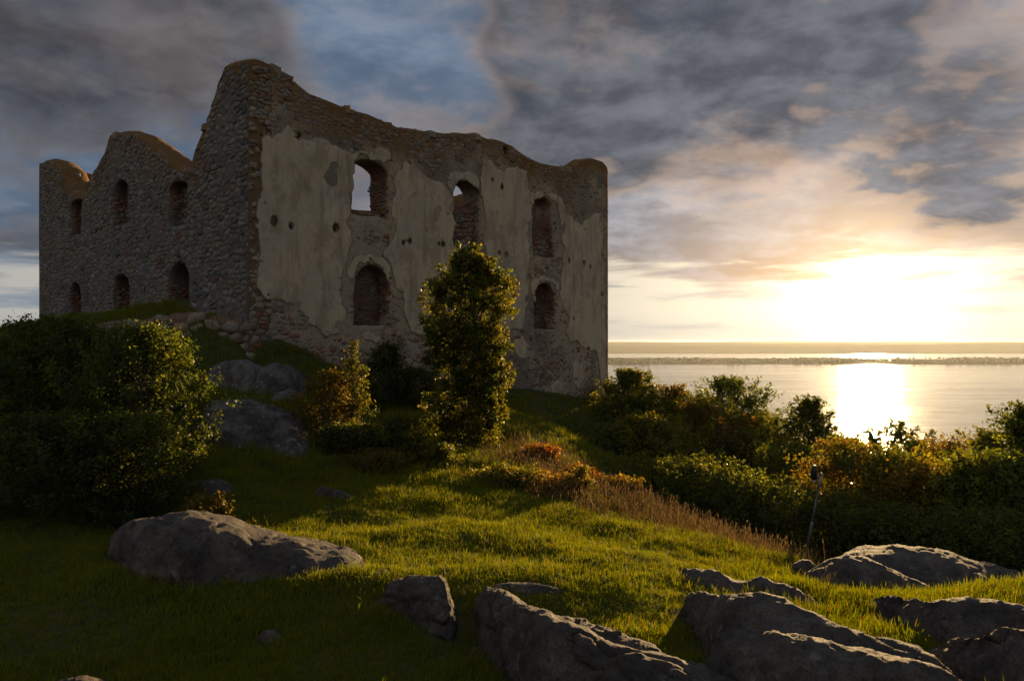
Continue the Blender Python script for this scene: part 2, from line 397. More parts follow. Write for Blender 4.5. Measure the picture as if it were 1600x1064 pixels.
CW += [(0,0,-1.75),(0,1.5,-1.95),(-6,-6,-1.6),(6,-6,-1.7),(-20,2,-2.2),(20,3,-3.2),(-30,20,-1.5),(0,-25,-1.5),(-35,-20,-1.5),(30,-20,-2.5),
       (7,29,-8.2),(9,36,-10),(12,26,-8),(15,30,-9.5),(18,22,-7.6),(14,19,-6.6),(22,26,-9),(9,23,-6.9),(24,40,-14),(10,50,-11),(30,14,-6.5),(28,30,-11),(-40,50,-1),(-20,70,-5),(6,64,-11),(35,60,-18),(60,40,-16)]
CW = np.array(CW)
def _tps(r2): return 0.5 * r2 * np.log(r2 + 1e-9)
def _fit():
    n = len(CW); d2 = ((CW[:, None, :2] - CW[None, :, :2]) ** 2).sum(2)
    A = np.zeros((n + 3, n + 3)); A[:n, :n] = _tps(d2) + np.eye(n) * 0.08
    A[:n, n] = 1; A[:n, n + 1:] = CW[:, :2]; A[n, :n] = 1; A[n + 1:, :n] = CW[:, :2].T
    return np.linalg.solve(A, np.concatenate([CW[:, 2], [0, 0, 0]]))
_W = _fit()
def ground_z(x, y):
    x = np.atleast_1d(np.asarray(x, float)); y = np.atleast_1d(np.asarray(y, float))
    r = np.hypot(x, y); k = np.minimum(1, 62 / np.maximum(r, 1e-6)); xc, yc = x * k, y * k
    z = np.empty_like(x); n = len(CW)
    for s in range(0, len(x), 20000):
        e = slice(s, s + 20000)
        d2 = (xc[e, None] - CW[None, :, 0]) ** 2 + (yc[e, None] - CW[None, :, 1]) ** 2
        z[e] = _tps(d2) @ _W[:n] + _W[n] + _W[n + 1] * xc[e] + _W[n + 2] * yc[e]
    z = np.clip(z, -26, 2.5)
    fwd = sstep(-0.35, 0.25, y / np.maximum(r, 1e-6))
    rr = np.maximum(r - 55, 0)
    drop = 118 * (1 - np.exp(-rr / 170.0)) + np.minimum(rr, 1190) * 0.047
    z = z - drop * fwd
    p = np.stack([x, y, np.zeros_like(x)], 1)
    nb = sstep(1.0, 4, r)
    z = z + nb * (0.085 * fbm(p * 0.55, 2, 3) + 0.035 * fbm(p * 1.7, 2, 5))
    far = sstep(60, 300, r)
    z = z + far * (5.0 * fbm(p * 0.008, 3, 9)) * (1 - sstep(900, 1150, r))
    return np.maximum(z, -196)
def gz(x, y): return float(ground_z([x], [y])[0])

def build_ground():
    th = np.concatenate([np.arange(-44, 44, 0.35), np.arange(44, 316, 4.0)]); th = np.radians(th)
    rad = [0.0]; r = 0.5
    while r < 1500: rad.append(r); r *= 1.028 if r < 70 else 1.06
    rad = np.array(rad); nt, nr = len(th), len(rad)
    TH_, RR = np.meshgrid(th, rad); x = np.sin(TH_) * RR; y = np.cos(TH_) * RR
    z = ground_z(x.ravel(), y.ravel())
    V = np.stack([x.ravel(), y.ravel(), z], 1)
    i = np.arange(nr - 1)[:, None] * nt; j = np.arange(nt)[None, :]; j2 = (j + 1) % nt
    Q = np.stack([i + j, i + j2, i + nt + j2, i + nt + j], -1).reshape(-1, 4)[:, ::-1]
    o = add('ground', mesh_np('ground', V, Q, smooth=True), M['turf'])
    tag(o, 'grassy hilltop falling away to the lake shore', kind='structure')
build_ground()

LAKE = -180.0
def build_far():
    # lake: one sheet to the horizon
    s = 36000.0
    xs = np.array([-s, -9000, -3000, 0, 3000, 9000, s]); ys = np.array([-2000.0, 800, 2000, 6000, 12000, 24000, s])
    X, Y = np.meshgrid(xs, ys); V = np.stack([X.ravel(), Y.ravel(), np.full(X.size, LAKE)], 1)
    nx = len(xs); Q = [(j * nx + i, j * nx + i + 1, (j + 1) * nx + i + 1, (j + 1) * nx + i) for j in range(len(ys) - 1) for i in range(nx - 1)]
    tag(add('lake', mesh_np('lake', V, np.array(Q)), M['water']), 'wide calm lake below the hill', kind='structure')
    # land behind the hill so the sheet reaches the horizon on every side
    V = np.array([[-s, -s, -181], [s, -s, -181], [s, -1500, -181], [-s, -1500, -181]], float)
    tag(add('plain', mesh_np('plain', V, np.array([[0, 1, 2, 3]])), M['far']), 'flat land behind the hill', kind='structure')
    # long low island
    def land(name, x0, x1, y0, y1, nx, ny, hf, m, label, kind='structure'):
        xs = np.linspace(x0, x1, nx); v = np.linspace(0, 1, ny)
        X, Vv = np.meshgrid(xs, v); ya = y0 + 120 * fbm(np.stack([X / 1500, 0 * X, 0 * X], -1), 4, 21); Y = ya + (y1 - ya) * Vv
        Z = LAKE - 2 + hf(X, Y, Vv)
        V = np.stack([X.ravel(), Y.ravel(), Z.ravel()], 1); i = np.arange(ny - 1)[:, None] * nx + np.arange(nx - 1)[None]
        Q = np.stack([i, i + 1, i + nx + 1, i + nx], -1).reshape(-1, 4)
        return tag(add(name, mesh_np(name, V, Q, smooth=True), m), label, kind=kind)
    def hi(X, Y, v):
        p = np.stack([X / 900, Y / 500, 0 * X], -1)
        return np.minimum(1, np.minimum(v, 1 - v) * 14) * (13 + 9 * fbm(p, 4, 31))
    land('island', -2600, 9000, 6050, 8000, 260, 26, hi, M['field'], 'long low farmed island lying in the lake')
    def hf(X, Y, v):
        p = np.stack([X / 3500, Y / 3000, 0 * X], -1)
        return sstep(0, 0.14, v) * (118 + 36 * fbm(p, 4, 41)) + 66 * v + 2
    land('far_hills', -30000, 32000, 11500, 32000, 320, 30, hf, M['far'], 'hazy wooded ridge on the far shore')
    # woods on the island: many small crowns that read as one mass
    n = 5200; x = rng.uniform(-2400, 8600, n); v = rng.uniform(0.02, 0.95, n) ** 1.3; y = 6060 + v * 1800
    keep = fbm(np.stack([x / 420, y / 260, 0 * x], 1), 3, 51) > 0.02; x, y = x[keep], y[keep]; n = len(x)
    ico = bmesh.new(); bmesh.ops.create_icosphere(ico, subdivisions=1, radius=1.0)
    iv = np.array([q.co[:] for q in ico.verts]); it = np.array([[q.index for q in f.verts] for f in ico.faces]); ico.free()
    h = rng.uniform(9, 19, n); w = rng.uniform(7, 16, n)
    V = iv[None] * np.stack([w, w, h * 0.62], 1)[:, None, :] * (1 + 0.25 * rng.standard_normal((n, len(iv), 1)))
    V = V + np.stack([x, y, np.full(n, LAKE + 12) + h * 0.4], 1)[:, None]
    T = (it[None] + (np.arange(n) * len(iv))[:, None, None]).reshape(-1, 3)
    tag(add('island_woods', mesh_np('island_woods', V.reshape(-1, 3), T), M['far']), 'rows and patches of distant trees on the island', kind='stuff')
build_far()

# ------------------------------------------------------------------ masonry tools
def in_poly(pts, poly):
    pts = np.asarray(pts, float); poly = np.asarray(poly, float); x, y = pts[:, 0], pts[:, 1]
    c = np.zeros(len(pts), bool); j = len(poly) - 1
    for i in range(len(poly)):
        xi, yi = poly[i]; xj, yj = poly[j]
        if yi != yj:
            c ^= ((yi > y) != (yj > y)) & (x < (xj - xi) * (y - yi) / (yj - yi) + xi)
        j = i
    return c
def densify(poly, step, jit=0.0, seed=0, closed=True):
    poly = np.asarray(poly, float); out = []; n = len(poly)
    for i in range(n if closed else n - 1):
        a, b = poly[i], poly[(i + 1) % n]; k = max(1, int(np.hypot(*(b - a)) / step))
        for q in range(k): out.append(a + (b - a) * q / k)
    if not closed: out.append(poly[-1])
    out = np.array(out)
    if jit:
        p3 = np.stack([out[:, 0], out[:, 1], np.zeros(len(out))], 1)
        out = out + jit * np.stack([fbm(p3 * 2.2, 4, seed, .62), fbm(p3 * 2.2, 4, seed + 50, .62)], 1)
    return out
def nearest_on(pt, poly):
    a = poly; b = np.roll(poly, -1, 0); ab = b - a
    t = np.clip(((pt - a) * ab).sum(1) / ((ab * ab).sum(1) + 1e-12), 0, 1)
    q = a + ab * t[:, None]; k = ((q - pt) ** 2).sum(1).argmin(); return q[k]
def cdt(outer, holes, step, seed=1):
    """triangulate a region with holes; returns pts, tris"""
    r = np.random.default_rng(seed); outer = np.asarray(outer)
    lo, hi = outer.min(0), outer.max(0)
    gx, gy = np.meshgrid(np.arange(lo[0] + step / 2, hi[0], step), np.arange(lo[1] + step / 2, hi[1], step))
    g = np.stack([gx.ravel(), gy.ravel()], 1); g = g + r.uniform(-.3, .3, g.shape) * step
    k = in_poly(g, outer)
    for h in holes: k &= ~in_poly(g, h)
    g = g[k]
    pts = [outer] + [np.asarray(h) for h in holes]; E = []; o = 0
    for l in pts:
        E += [(o + i, o + (i + 1) % len(l)) for i in range(len(l))]; o += len(l)
    allp = np.concatenate(pts + [g])
    res = delaunay_2d_cdt([Vector(q) for q in allp.tolist()], E, [], 0, 1e-4)
    V = np.array([q[:] for q in res[0]]); T = np.array([f for f in res[2] if len(f) == 3])
    c = V[T].mean(1); k = in_poly(c, outer)
    for h in holes: k &= ~in_poly(c, h)
    T = T[k]
    a, b, cc = V[T[:, 0]], V[T[:, 1]], V[T[:, 2]]
    ar = (b[:, 0] - a[:, 0]) * (cc[:, 1] - a[:, 1]) - (b[:, 1] - a[:, 1]) * (cc[:, 0] - a[:, 0])
    T[ar < 0] = T[ar < 0][:, ::-1]
    return V, T[np.abs(ar) > 1e-7]
class Frame:
    def __init__(s, o, al, out): s.o = np.append(np.asarray(o, float), 0.0) if len(o) == 2 else np.asarray(o, float); s.al = np.append(al, 0.0); s.out = np.append(out, 0.0)
    def at(s, u, z, d):
        u, z, d = np.broadcast_arrays(np.asarray(u, float), np.asarray(z, float), np.asarray(d, float))
        return s.o + u[..., None] * s.al + z[..., None] * np.array([0, 0, 1.0]) + d[..., None] * s.out

BRICK = np.array([0.20, 0.085, 0.052]); MOSS = np.array([0.22, 0.115, 0.034]); TAN = np.array([0.20, 0.155, 0.112]); GREY = np.array([0.155, 0.138, 0.12])
def slab(name, fr, outer, holes, thick, step, mat_, parent, topf=None, rough=0.05, base=TAN, seed=1, layers=5, off=0.0, cap=0.2, moss=1.0):
    V, T = cdt(outer, holes, step, seed); n = len(V)
    p3 = np.stack([V[:, 0], V[:, 1], np.full(n, seed * 3.7)], 1)
    d = rough * fbm(p3 * 1.3, 4, seed) + off
    top = topf(V[:, 0]) if topf is not None else np.full(n, 1e3)
    E = {}
    for t in T.tolist():
        for a, b in ((t[0], t[1]), (t[1], t[2]), (t[2], t[0])):
            if (b, a) in E: del E[(b, a)]
            else: E[(a, b)] = 1
    rim = sorted({i for e in E for i in e}); ridx = {v: k for k, v in enumerate(rim)}; rim = np.array(rim); nr = len(rim)
    co = [fr.at(V[:, 0], V[:, 1], d)]
    istop = (V[rim, 1] > top[rim] - 0.05).astype(float)
    for k in range(1, layers):
        f = k / layers; pr = np.stack([V[rim, 0] * 2, V[rim, 1] * 2, np.full(nr, f * 3 + seed)], 1); w = 0.7 * rough + 0.03
        co.append(fr.at(V[rim, 0] + w * fbm(pr, 2, 3), V[rim, 1] + w * fbm(pr, 2, 7) + istop * cap * math.sin(math.pi * f), d[rim] * (1 - f) - thick * f))
    co.append(fr.at(V[:, 0], V[:, 1], -thick + rough * fbm(p3 * 1.3 + 40, 3, seed)))
    co = np.concatenate(co); back0 = n + nr * (layers - 1)
    def ring(k, v): return v if k == 0 else (back0 + v if k == layers else n + (k - 1) * nr + ridx[v])
    Q = [(ring(k, a), ring(k + 1, a), ring(k + 1, b), ring(k, b)) for (a, b) in E for k in range(layers)]
    F3 = np.concatenate([T, T[:, ::-1] + back0])
    def colr(uv, tp, rev):
        nn = len(uv); q = np.stack([uv[:, 0], uv[:, 1], np.zeros(nn)], 1); c = np.tile(base, (nn, 1))
        mix = sstep(0.1, 0.5, fbm(q * 0.5, 3, 61))[:, None]; c = c * (1 - mix * .6) + GREY * mix * .6
        if rev: m2 = sstep(-.3, .4, fbm(q * 1.5, 2, 67))[:, None]; c = c * (1 - m2 * .75) + BRICK * m2 * .75
        m = (sstep(2.2, 0.0, tp - uv[:, 1] + 0.6 * fbm(q * .9, 3, 63)) * moss)[:, None]; return c * (1 - m) + MOSS * m
    cc = [colr(V, top, False)] + [colr(V[rim], top[rim], True)] * (layers - 1) + [colr(V, top, True)]
    if mat_ is M['plaster']:
        rv = V[rim]; dd = np.array([np.sqrt(((rv - q) ** 2).sum(1).min()) for q in V]); ew = sstep(0, .16, dd)
        cc = [np.repeat(ew[:, None], 3, 1)] + [np.zeros((nr, 3))] * (layers - 1) + [np.zeros((n, 3))]
    me = mesh_np(name, co, [np.array(Q), F3], np.concatenate(cc))
    return add(name, me, mat_, parent)

def cells(lo, hi, su, sz, seed, drop=0.16):
    """irregular stone outlines: clipped Voronoi cells in a stretched lattice"""
    r = np.random.default_rng(seed); k = su / sz
    S = []; row = 0; z = lo[1] - sz
    while z < hi[1] + sz:
        u = lo[0] - su + (row % 2) * su * .5
        while u < hi[0] + su:
            if r.random() > drop: S.append((u + r.uniform(-.38, .38) * su, (z + r.uniform(-.33, .33) * sz) * k))
            u += su
        z += sz; row += 1
    S = np.array(S); grid = {}
    for i, s in enumerate(S): grid.setdefault((int(s[0] // su), int(s[1] // su)), []).append(i)
    out = []
    for i, s in enumerate(S):
        if not (lo[0] - .2 < s[0] < hi[0] + .2 and lo[1] - .2 < s[1] / k < hi[1] + .2): continue
        gx, gy = int(s[0] // su), int(s[1] // su)
        nb = [j for a in range(-2, 3) for b in range(-2, 3) for j in grid.get((gx + a, gy + b), ()) if j != i]
        nb.sort(key=lambda j: (S[j][0] - s[0]) ** 2 + (S[j][1] - s[1]) ** 2)
        h = su * 1.1; poly = [(s[0] - h, s[1] - h), (s[0] + h, s[1] - h), (s[0] + h, s[1] + h), (s[0] - h, s[1] + h)]
        for j in nb[:14]:
            mx, my = (S[j][0] + s[0]) / 2, (S[j][1] + s[1]) / 2; nx, ny = S[j][0] - s[0], S[j][1] - s[1]
            np_ = []; m = len(poly)
            for q in range(m):
                A, B = poly[q], poly[(q + 1) % m]; da = (A[0] - mx) * nx + (A[1] - my) * ny; db = (B[0] - mx) * nx + (B[1] - my) * ny
                if da <= 0: np_.append(A)
                if (da < 0) != (db < 0) and da != db:
                    t = da / (da - db); np_.append((A[0] + (B[0] - A[0]) * t, A[1] + (B[1] - A[1]) * t))
            poly = np_
            if len(poly) < 3: break
        if len(poly) >= 3: out.append(np.array([(a, b / k) for a, b in poly]))
    return out
def stone_geo(fr, poly, r, gap=0.02, h=(0.0, 0.04), dep=0.0):
    """one rough stone on a wall plane: outline cut back to leave the joint, corners rounded, face uneven"""
    c = poly.mean(0); q = poly
    size = np.sqrt(((q - c) ** 2).sum(1)).mean(); q = c + (q - c) * max(0.5, 1 - gap / size)
    m = len(q); ct = r.uniform(.06, .2); a = q * (1 - ct) + np.roll(q, -1, 0) * ct; b = q * ct + np.roll(q, -1, 0) * (1 - ct)
    q = np.stack([a, b], 1).reshape(-1, 2) if m <= 7 else q
    q = q + r.uniform(-.085, .085, q.shape) * size; n = len(q)
    hh = r.uniform(*h); tl = r.uniform(-.07, .07, 2)
    inn = c + (q - c) * r.uniform(.80, .93) + r.uniform(-.05, .05, q.shape) * size
    z1 = hh * .9 + ((inn - c) * tl).sum(1) + r.uniform(-.012, .012, n)
    V = np.concatenate([fr.at(q[:, 0], q[:, 1], np.full(n, -0.025 + dep)), fr.at(inn[:, 0], inn[:, 1], z1 + dep), fr.at(c[:1], c[1:], np.array([hh * 1.1 + dep]))])
    i = np.arange(n); j = (i + 1) % n
    Q = np.stack([i, j, j + n, i + n], 1); T = np.stack([i + n, j + n, np.full(n, 2 * n)], 1)
    return V, Q, T
PAL = np.array([(.135, .120, .105), (.155, .132, .11), (.11, .098, .088), (.16, .125, .09), (.14, .098, .07), (.095, .085, .08), (.175, .155, .13)])
def stone_col(r, moss=0.0, brick=0.0, pale=0.0):
    c = PAL[r.integers(len(PAL))] * r.uniform(.9, 1.5)
    if r.random() < brick: c = BRICK * r.uniform(.7, 1.3)
    if r.random() < moss: c = c * .45 + MOSS * r.uniform(.5, 1.0) * .75
    if r.random() < pale: c = c * .5 + np.array([.3, .28, .25]) * .5
    return c
STONES = []      # (apparent size, parent, V, Q, T, colour)
def emit_stone(parent, g, c):
    V, Q, T = g; ctr = V[-1]; n = len(Q); a = np.linalg.norm(V[:n] - ctr, axis=1).mean()
    STONES.append((a / max(ctr[1], 1), parent, V, Q, T, c))
def lay(parent, fr, lo, hi, su, sz, seed, ok, fix=None, colf=None, gap=.013, h=(0.0, 0.024), dep=0.0, drop=.32):
    r = np.random.default_rng(seed + 900); cs = cells(lo, hi, su, sz, seed, drop)
    ctr = np.array([c.mean(0) for c in cs]); k = ok(ctr)
    for c, cc, q in zip(cs, ctr, k):
        if not q: continue
        if fix is not None: c = fix(c)
        if c is None or len(c) < 3: continue
        x, y = c[:, 0], c[:, 1]; ar = abs((x * np.roll(y, -1) - y * np.roll(x, -1)).sum()) / 2
        if ar < su * sz * .12: continue
        emit_stone(parent, stone_geo(fr, c, r, gap, h, dep), colf(cc, r) if colf else stone_col(r))
def flush_stones(limit=296):
    STONES.sort(key=lambda s: -s[0]); rest = {}
    for k, (a, par, V, Q, T, c) in enumerate(STONES):
        if k < limit:
            o = V[-1].copy(); add('stone', mesh_np('stone', V - o, [Q, T], np.tile(c, (len(V), 1))), M['stone'], par, o)
        else: rest.setdefault(par.name, (par, []))[1].append((V, Q, T, c))
    for par, L in rest.values():
        V, Q, T = join_parts([(a, b, c) for a, b, c, d in L]); C = np.concatenate([np.tile(d, (len(a), 1)) for a, b, c, d in L])
        tag(add('rubble_stones', mesh_np('rubble_stones', V, [Q, T], C), M['stone'], par), kind='stuff')
    print('stones', len(STONES))
def poly_top(pts):
    pts = np.array(sorted([(float(p[0]), float(p[1])) for p in pts])); return lambda u: np.interp(u, pts[:, 0], pts[:, 1])

# ------------------------------------------------------------------ the castle ruin
def arch(c, w, zb, zt, seg=9, flat=1.0):
    """opening outline with a round or flattened head"""
    r = w / 2; s = zt - r * flat
    L = [(c - r, zb), (c + r, zb), (c + r, s)]
    for k in range(1, seg): a = math.pi * k / seg; L.append((c + r * math.cos(a), s + r * flat * math.sin(a)))
    L.append((c - r, s)); return np.array(L)
def uz_poly(pl, f, step=.16, jit=.07, seed=3): return densify([f(*p) for p in pl], step, jit, seed)

def build_castle():
    root = bpy.data.objects.new('castle_ruin', None); col.objects.link(root)
    tag(root, 'roofless castle ruin of rubble stone with peeling plaster and arched windows', 'castle ruin')
    c0 = plan(LF / 2, LS / 2); root.location = (0, 0, 0)
    # --- front (plastered) wall
    fF = Frame(NEAR, AX, -BX)
    topF = [front_uz(*p) for p in [(385,97),(405,99),(425,107),(441,114),(455,124),(470,136),(485,147),(505,156),(520,161),(545,171),(570,179),(595,190),(620,199),(645,205),(665,207),(690,210),(720,211),(745,213),(765,219),(785,222),(800,229),(815,240),(830,250),(845,256),(860,260),(875,263),(892,265),(903,258),(915,252),(930,250),(942,253),(949,262),(950.5,268)]]
    tf = poly_top(topF)
    outer = [(1.0, -7.5), (LF, -7.5)] + densify([(LF, tf(LF))] + [tuple(p) for p in topF[::-1] if 1.0 < p[0] < LF] + [(1.0, tf(1.0))], .3, .035, 5, closed=False).tolist()
    W = {}
    W['u1'] = arch(5.95, 2.02, front_uz(575, 338)[1], 8.2, flat=.55); W['u2'] = arch(12.1, 1.95, front_uz(728, 395)[1], 8.2, flat=.5); W['u3'] = arch(18.2, 1.9, front_uz(850, 402)[1], 8.25, flat=.5)
    W['l1'] = arch(6.05, 2.05, .72, 3.48, flat=.9); W['l2'] = arch(12.15, 1.95, .75, 3.42, flat=.9); W['l3'] = arch(18.35, 1.95, .72, 3.38, flat=.9)
    W = {k: densify(v, .3, .05, 70 + i) for i, (k, v) in enumerate(W.items())}
    putlog = []
    for k, (px, py, s) in enumerate([(428,345,.17),(455,353,.11),(524,357,.17),(630,379,.10),(640,377,.12),(692,382,.13),(686,381,.08),(780,395,.11),(791,398,.13),(889,407,.12),(912,411,.14),(922,417,.10),(769,281,.08),(784,292,.13),(405,203,.16),(467,212,.15),(400,345,.1),(790,236,.2),(940,460,.09),(896,498,.08)]):
        c = front_uz(px, py); rr = np.random.default_rng(300 + k)
        a = np.arange(7) / 7 * 2 * math.pi; putlog.append(c + np.stack([np.cos(a) * s * rr.uniform(.75, 1.2, 7), np.sin(a) * s * 1.25 * rr.uniform(.75, 1.2, 7)], 1))
    wall = slab('plastered_wall', fF, outer, list(W.values()) + putlog, TH, .3, M['mortar'], root, tf, .02, np.array([.43, .345, .235]), 11)
    # plaster that still clings to it
    A = [(408,207),(415,214),(422,212),(427,221),(434,212),(448,198),(456,202),(465,210),(473,215),(490,214),(512,218),(518,227),(538,236),(552,236),(570,233),(590,232),(605,234),(612,243),(609,252),(600,258),(592,250),(578,246),(562,246),(551,250),(551,280),(549,300),(547,320),(545,334),(541,345),(543,352),(549,362),(552,376),(549,388),(543,400),(541,412),(534,425),(532,445),(529,464),(535,476),(543,484),(542,509),(535,514),(520,521),(507,526),(498,521),(493,510),(481,507),(477,498),(467,484),(460,477),(453,471),(442,469),(432,472),(422,467),(411,469),(405,453),(401,420),(401,388),(399,348),(405,310),(405,277),(409,250)]
    B = [(614,283),(620,270),(628,253),(645,241),(650,262),(665,270),(676,281),(688,286),(698,294),(710,312),(702,327),(711,349),(704,372),(714,394),(706,420),(700,450),(702,490),(700,520),(690,532),(676,535),(662,526),(645,518),(634,501),(631,478),(630,453),(617,447),(614,425),(606,408),(597,398),(600,388),(608,378),(617,359),(614,342),(612,310)]
    C = [(750,273),(753,250),(760,244),(767,250),(773,262),(787,265),(797,259),(807,262),(824,265),(826,293),(831,310),(832,341),(823,349),(826,383),(829,414),(825,428),(827,470),(819,498),(816,514),(800,514),(793,524),(770,515),(764,490),(760,460),(757,420),(762,395),(757,380),(756,360),(757,338),(753,312),(750,293)]
    D = [(872,301),(880,315),(884,335),(894,343),(908,349),(922,338),(936,330),(944,340),(944,360),(941,394),(944,430),(945,480),(947,520),(948,600),(948,638),(941,632),(938,590),(934,553),(928,549),(912,546),(903,530),(892,537),(883,514),(889,498),(876,473),(873,457),(876,431),(880,400),(877,372),(874,338),(870,315)]
    G = [(549,405),(560,398),(578,396),(596,400),(606,410),(613,425),(614,445),(606,442),(604,430),(598,418),(588,412),(574,411),(563,414),(556,425),(553,440),(546,436),(543,420)]
    H = [(697,292),(701,272),(718,266),(735,268),(748,280),(748,300),(744,296),(738,287),(728,281),(718,281),(711,286),(708,300)]
    K = [(827,318),(829,301),(843,296),(860,299),(871,306),(870,322),(866,316),(858,309),(847,306),(838,309),(833,318)]
    Q_ = [(829,438),(838,432),(852,430),(866,434),(874,446),(872,470),(869,452),(862,444),(852,441),(843,445),(838,455),(836,475),(831,470)]
    X1 = [(893,570),(903,560),(912,566),(914,590),(905,610),(896,600)]; X2 = [(800,530),(815,525),(830,540),(826,560),(808,555)]
    X3 = [(860,600),(872,592),(884,604),(878,618),(864,614)]; X4 = [(560,520),(580,516),(598,524),(590,534),(570,532)]
    panels = [uz_poly(p, front_uz, .09, .11, 200 + 7 * i) for i, p in enumerate([A, B, C, D, G, H, K, Q_, X1, X2, X3, X4])]
    for i, pl in enumerate(panels):
        hol = [h for h in putlog if in_poly([h.mean(0)], pl)[0]]
        slab('plaster_panel', fF, pl, hol, .09, .16, M['plaster'], wall, None, .012, TAN, 90 + i, 1, off=.022)
    allp = panels
    win = [np.asarray(w) for w in W.values()]; bbF = [(w.min(0), w.max(0)) for w in win]
    big = np.array(outer)
    def fix_f(c):
        o = []
        for v in c:
            for w, (lo, hi) in zip(win, bbF):
                if lo[0] < v[0] < hi[0] and lo[1] < v[1] < hi[1] and in_poly([v], w)[0]: v = nearest_on(v, w)
            if v[1] > tf(v[0]) - .02: v = np.array([v[0], tf(v[0]) - .02])
            v = np.array([min(max(v[0], .02), LF - .02), v[1]]); o.append(v)
        return np.array(o)
    def ok_f(c):
        k = (c[:, 1] < tf(c[:, 0])) & (c[:, 0] > 0) & (c[:, 0] < LF)
        for p in win + putlog: k &= ~in_poly(c, p)
        rr = np.random.default_rng(8)
        for p in allp:
            lo, hi = p.min(0) - .6, p.max(0) + .6; m = np.nonzero((c[:, 0] > lo[0]) & (c[:, 0] < hi[0]) & (c[:, 1] > lo[1]) & (c[:, 1] < hi[1]))[0]
            ins = in_poly(c[m], p)
            for q, i_ in zip(m, ins):
                dist = np.hypot(*(nearest_on(c[q], p) - c[q]))
                if i_: k[q] &= (dist < .30 and rr.random() < .32)
                elif dist < .9: k[q] &= rr.random() > .72 * (1 - dist / .9)
        return k
    def col_f(c, r):
        d = tf(c[0]) - c[1]; low = c[1] < 1.2
        q = stone_col(r, moss=.9 * float(sstep(2.6, .3, d)), brick=.42 if (low or d > 2.2) else .15, pale=.15)
        return q * .45 + np.array([.34, .28, .205]) * .55 if r.random() < .68 and d > 1.6 and c[1] > .4 else q
    lay(wall, fF, (0, -6), (LF, 11.5), .27, .165, 21, ok_f, fix_f, col_f)
    # rough fill left standing in the lower part of the upper windows, set back
    for k, sill, dep, back in (('u1', front_uz(565, 324)[1], .42, .6), ('u2', front_uz(716, 318)[1], .45, .6), ('u3', front_uz(845, 372)[1], .35, .6)):
        w = W[k]; lo, hi = w.min(0), w.max(0)
        fr = Frame(NEAR - (-BX) * dep, AX, -BX)
        pl = densify([(lo[0] - .1, lo[1] - .2), (hi[0] + .1, lo[1] - .2), (hi[0] + .1, sill + .1), ((lo[0] + hi[0]) / 2, sill - .05), (lo[0] - .1, sill)], .25, .05, 5)
        s = slab('window_fill', fr, pl, [], back, .3, M['mortar'], wall, None, .06, BRICK * .6 + TAN * .3, 40, 3)
        lay(wall, fr, (lo[0], lo[1]), (hi[0], sill), .34, .2, 77, lambda c, lo=lo, hi=hi, sill=sill: (c[:, 0] > lo[0]) & (c[:, 0] < hi[0]) & (c[:, 1] < sill - .16) & (c[:, 1] > lo[1]), None, lambda c, r: stone_col(r, .3, .5), h=(.02, .12))
    # the lower windows were walled up with brick, deep in the opening
    for k in ('l1', 'l2', 'l3'):
        w = W[k]; lo, hi = w.min(0), w.max(0); fr = Frame(NEAR + BX * .72, AX, -BX)
        pl = densify([(lo[0] - .15, lo[1] - .2), (hi[0] + .15, lo[1] - .2), (hi[0] + .15, hi[1] + .1), (lo[0] - .15, hi[1] + .1)], .3)
        slab('window_fill', fr, pl, [], .3, .3, M['mortar'], wall, None, .04, BRICK * .45 + TAN * .12, 47, 2)
        lay(wall, fr, lo, hi, .27, .13, 89, lambda c, lo=lo, hi=hi: (c[:, 0] > lo[0]) & (c[:, 0] < hi[0]) & (c[:, 1] > lo[1]) & (c[:, 1] < hi[1]), None, lambda c, r: stone_col(r, 0, .8) * .7, gap=.012, h=(.0, .03))
    # bricks and stones in the window jambs that face the viewer
    def jambs(par, openings, o, al, inward, seed):
        for i, w in enumerate(openings):
            lo, hi = w.min(0), w.max(0)
            fr = Frame(o + al * (hi[0] - .03), inward, -al)
            lay(par, fr, (.02, lo[1]), (TH, hi[1] - .5), .30, .15, seed + i, lambda c, lo=lo, hi=hi: (c[:, 0] > .05) & (c[:, 0] < TH - .05) & (c[:, 1] > lo[1]) & (c[:, 1] < hi[1] - .45), None, lambda c, r: stone_col(r, .1, .85) * 1.15, gap=.016, h=(.0, .06), drop=.1)
    jambs(wall, W.values(), NEAR, AX, BX, 500)
    # --- bare rubble wall on the left
    fS = Frame(NEAR, BX, -AX)
    topS = [side_uz(*p) for p in [(387,97),(372,96),(352,104),(344,118),(338,140),(328,172),(318,203),(308,228),(301,250),(297,262),(292,265),(280,268),(262,250),(248,238),(232,226),(215,214),(200,209),(185,208),(172,214),(168,226),(164,238),(155,254),(145,272),(136,292),(129,305),(118,306),(110,300),(103,284),(96,264),(84,254),(72,252),(62,256),(61,258)]]
    ts = poly_top(topS)
    outS = [(0.0, -7.5), (LS, -7.5)] + densify([(LS, ts(LS))] + sorted([tuple(p) for p in topS if 0 < p[0] < LS], reverse=True) + [(0.0, ts(0.0))], .3, .05, 9, closed=False).tolist()
    WS = {'u1': arch(5.9, 1.7, side_uz(278, 352)[1], side_uz(278, 282)[1], flat=.4), 'u2': arch(12.05, 1.7, side_uz(187, 352)[1], 8.0, flat=.7), 'u3': arch(18.0, 1.5, side_uz(118, 368)[1], side_uz(118, 312)[1], flat=.3),
          'l1': arch(5.85, 2.0, .9, 3.5, flat=.8), 'l2': arch(12.0, 1.95, .9, 3.36, flat=.8), 'l3': arch(18.1, 1.6, .7, 3.27, flat=.9)}
    WS = {k: densify(v, .3, .06, 170 + i) for i, (k, v) in enumerate(WS.items())}
    side = slab('rubble_wall', fS, outS, list(WS.values()), TH, .3, M['mortar'], root, ts, .03, GREY * 1.1, 13)
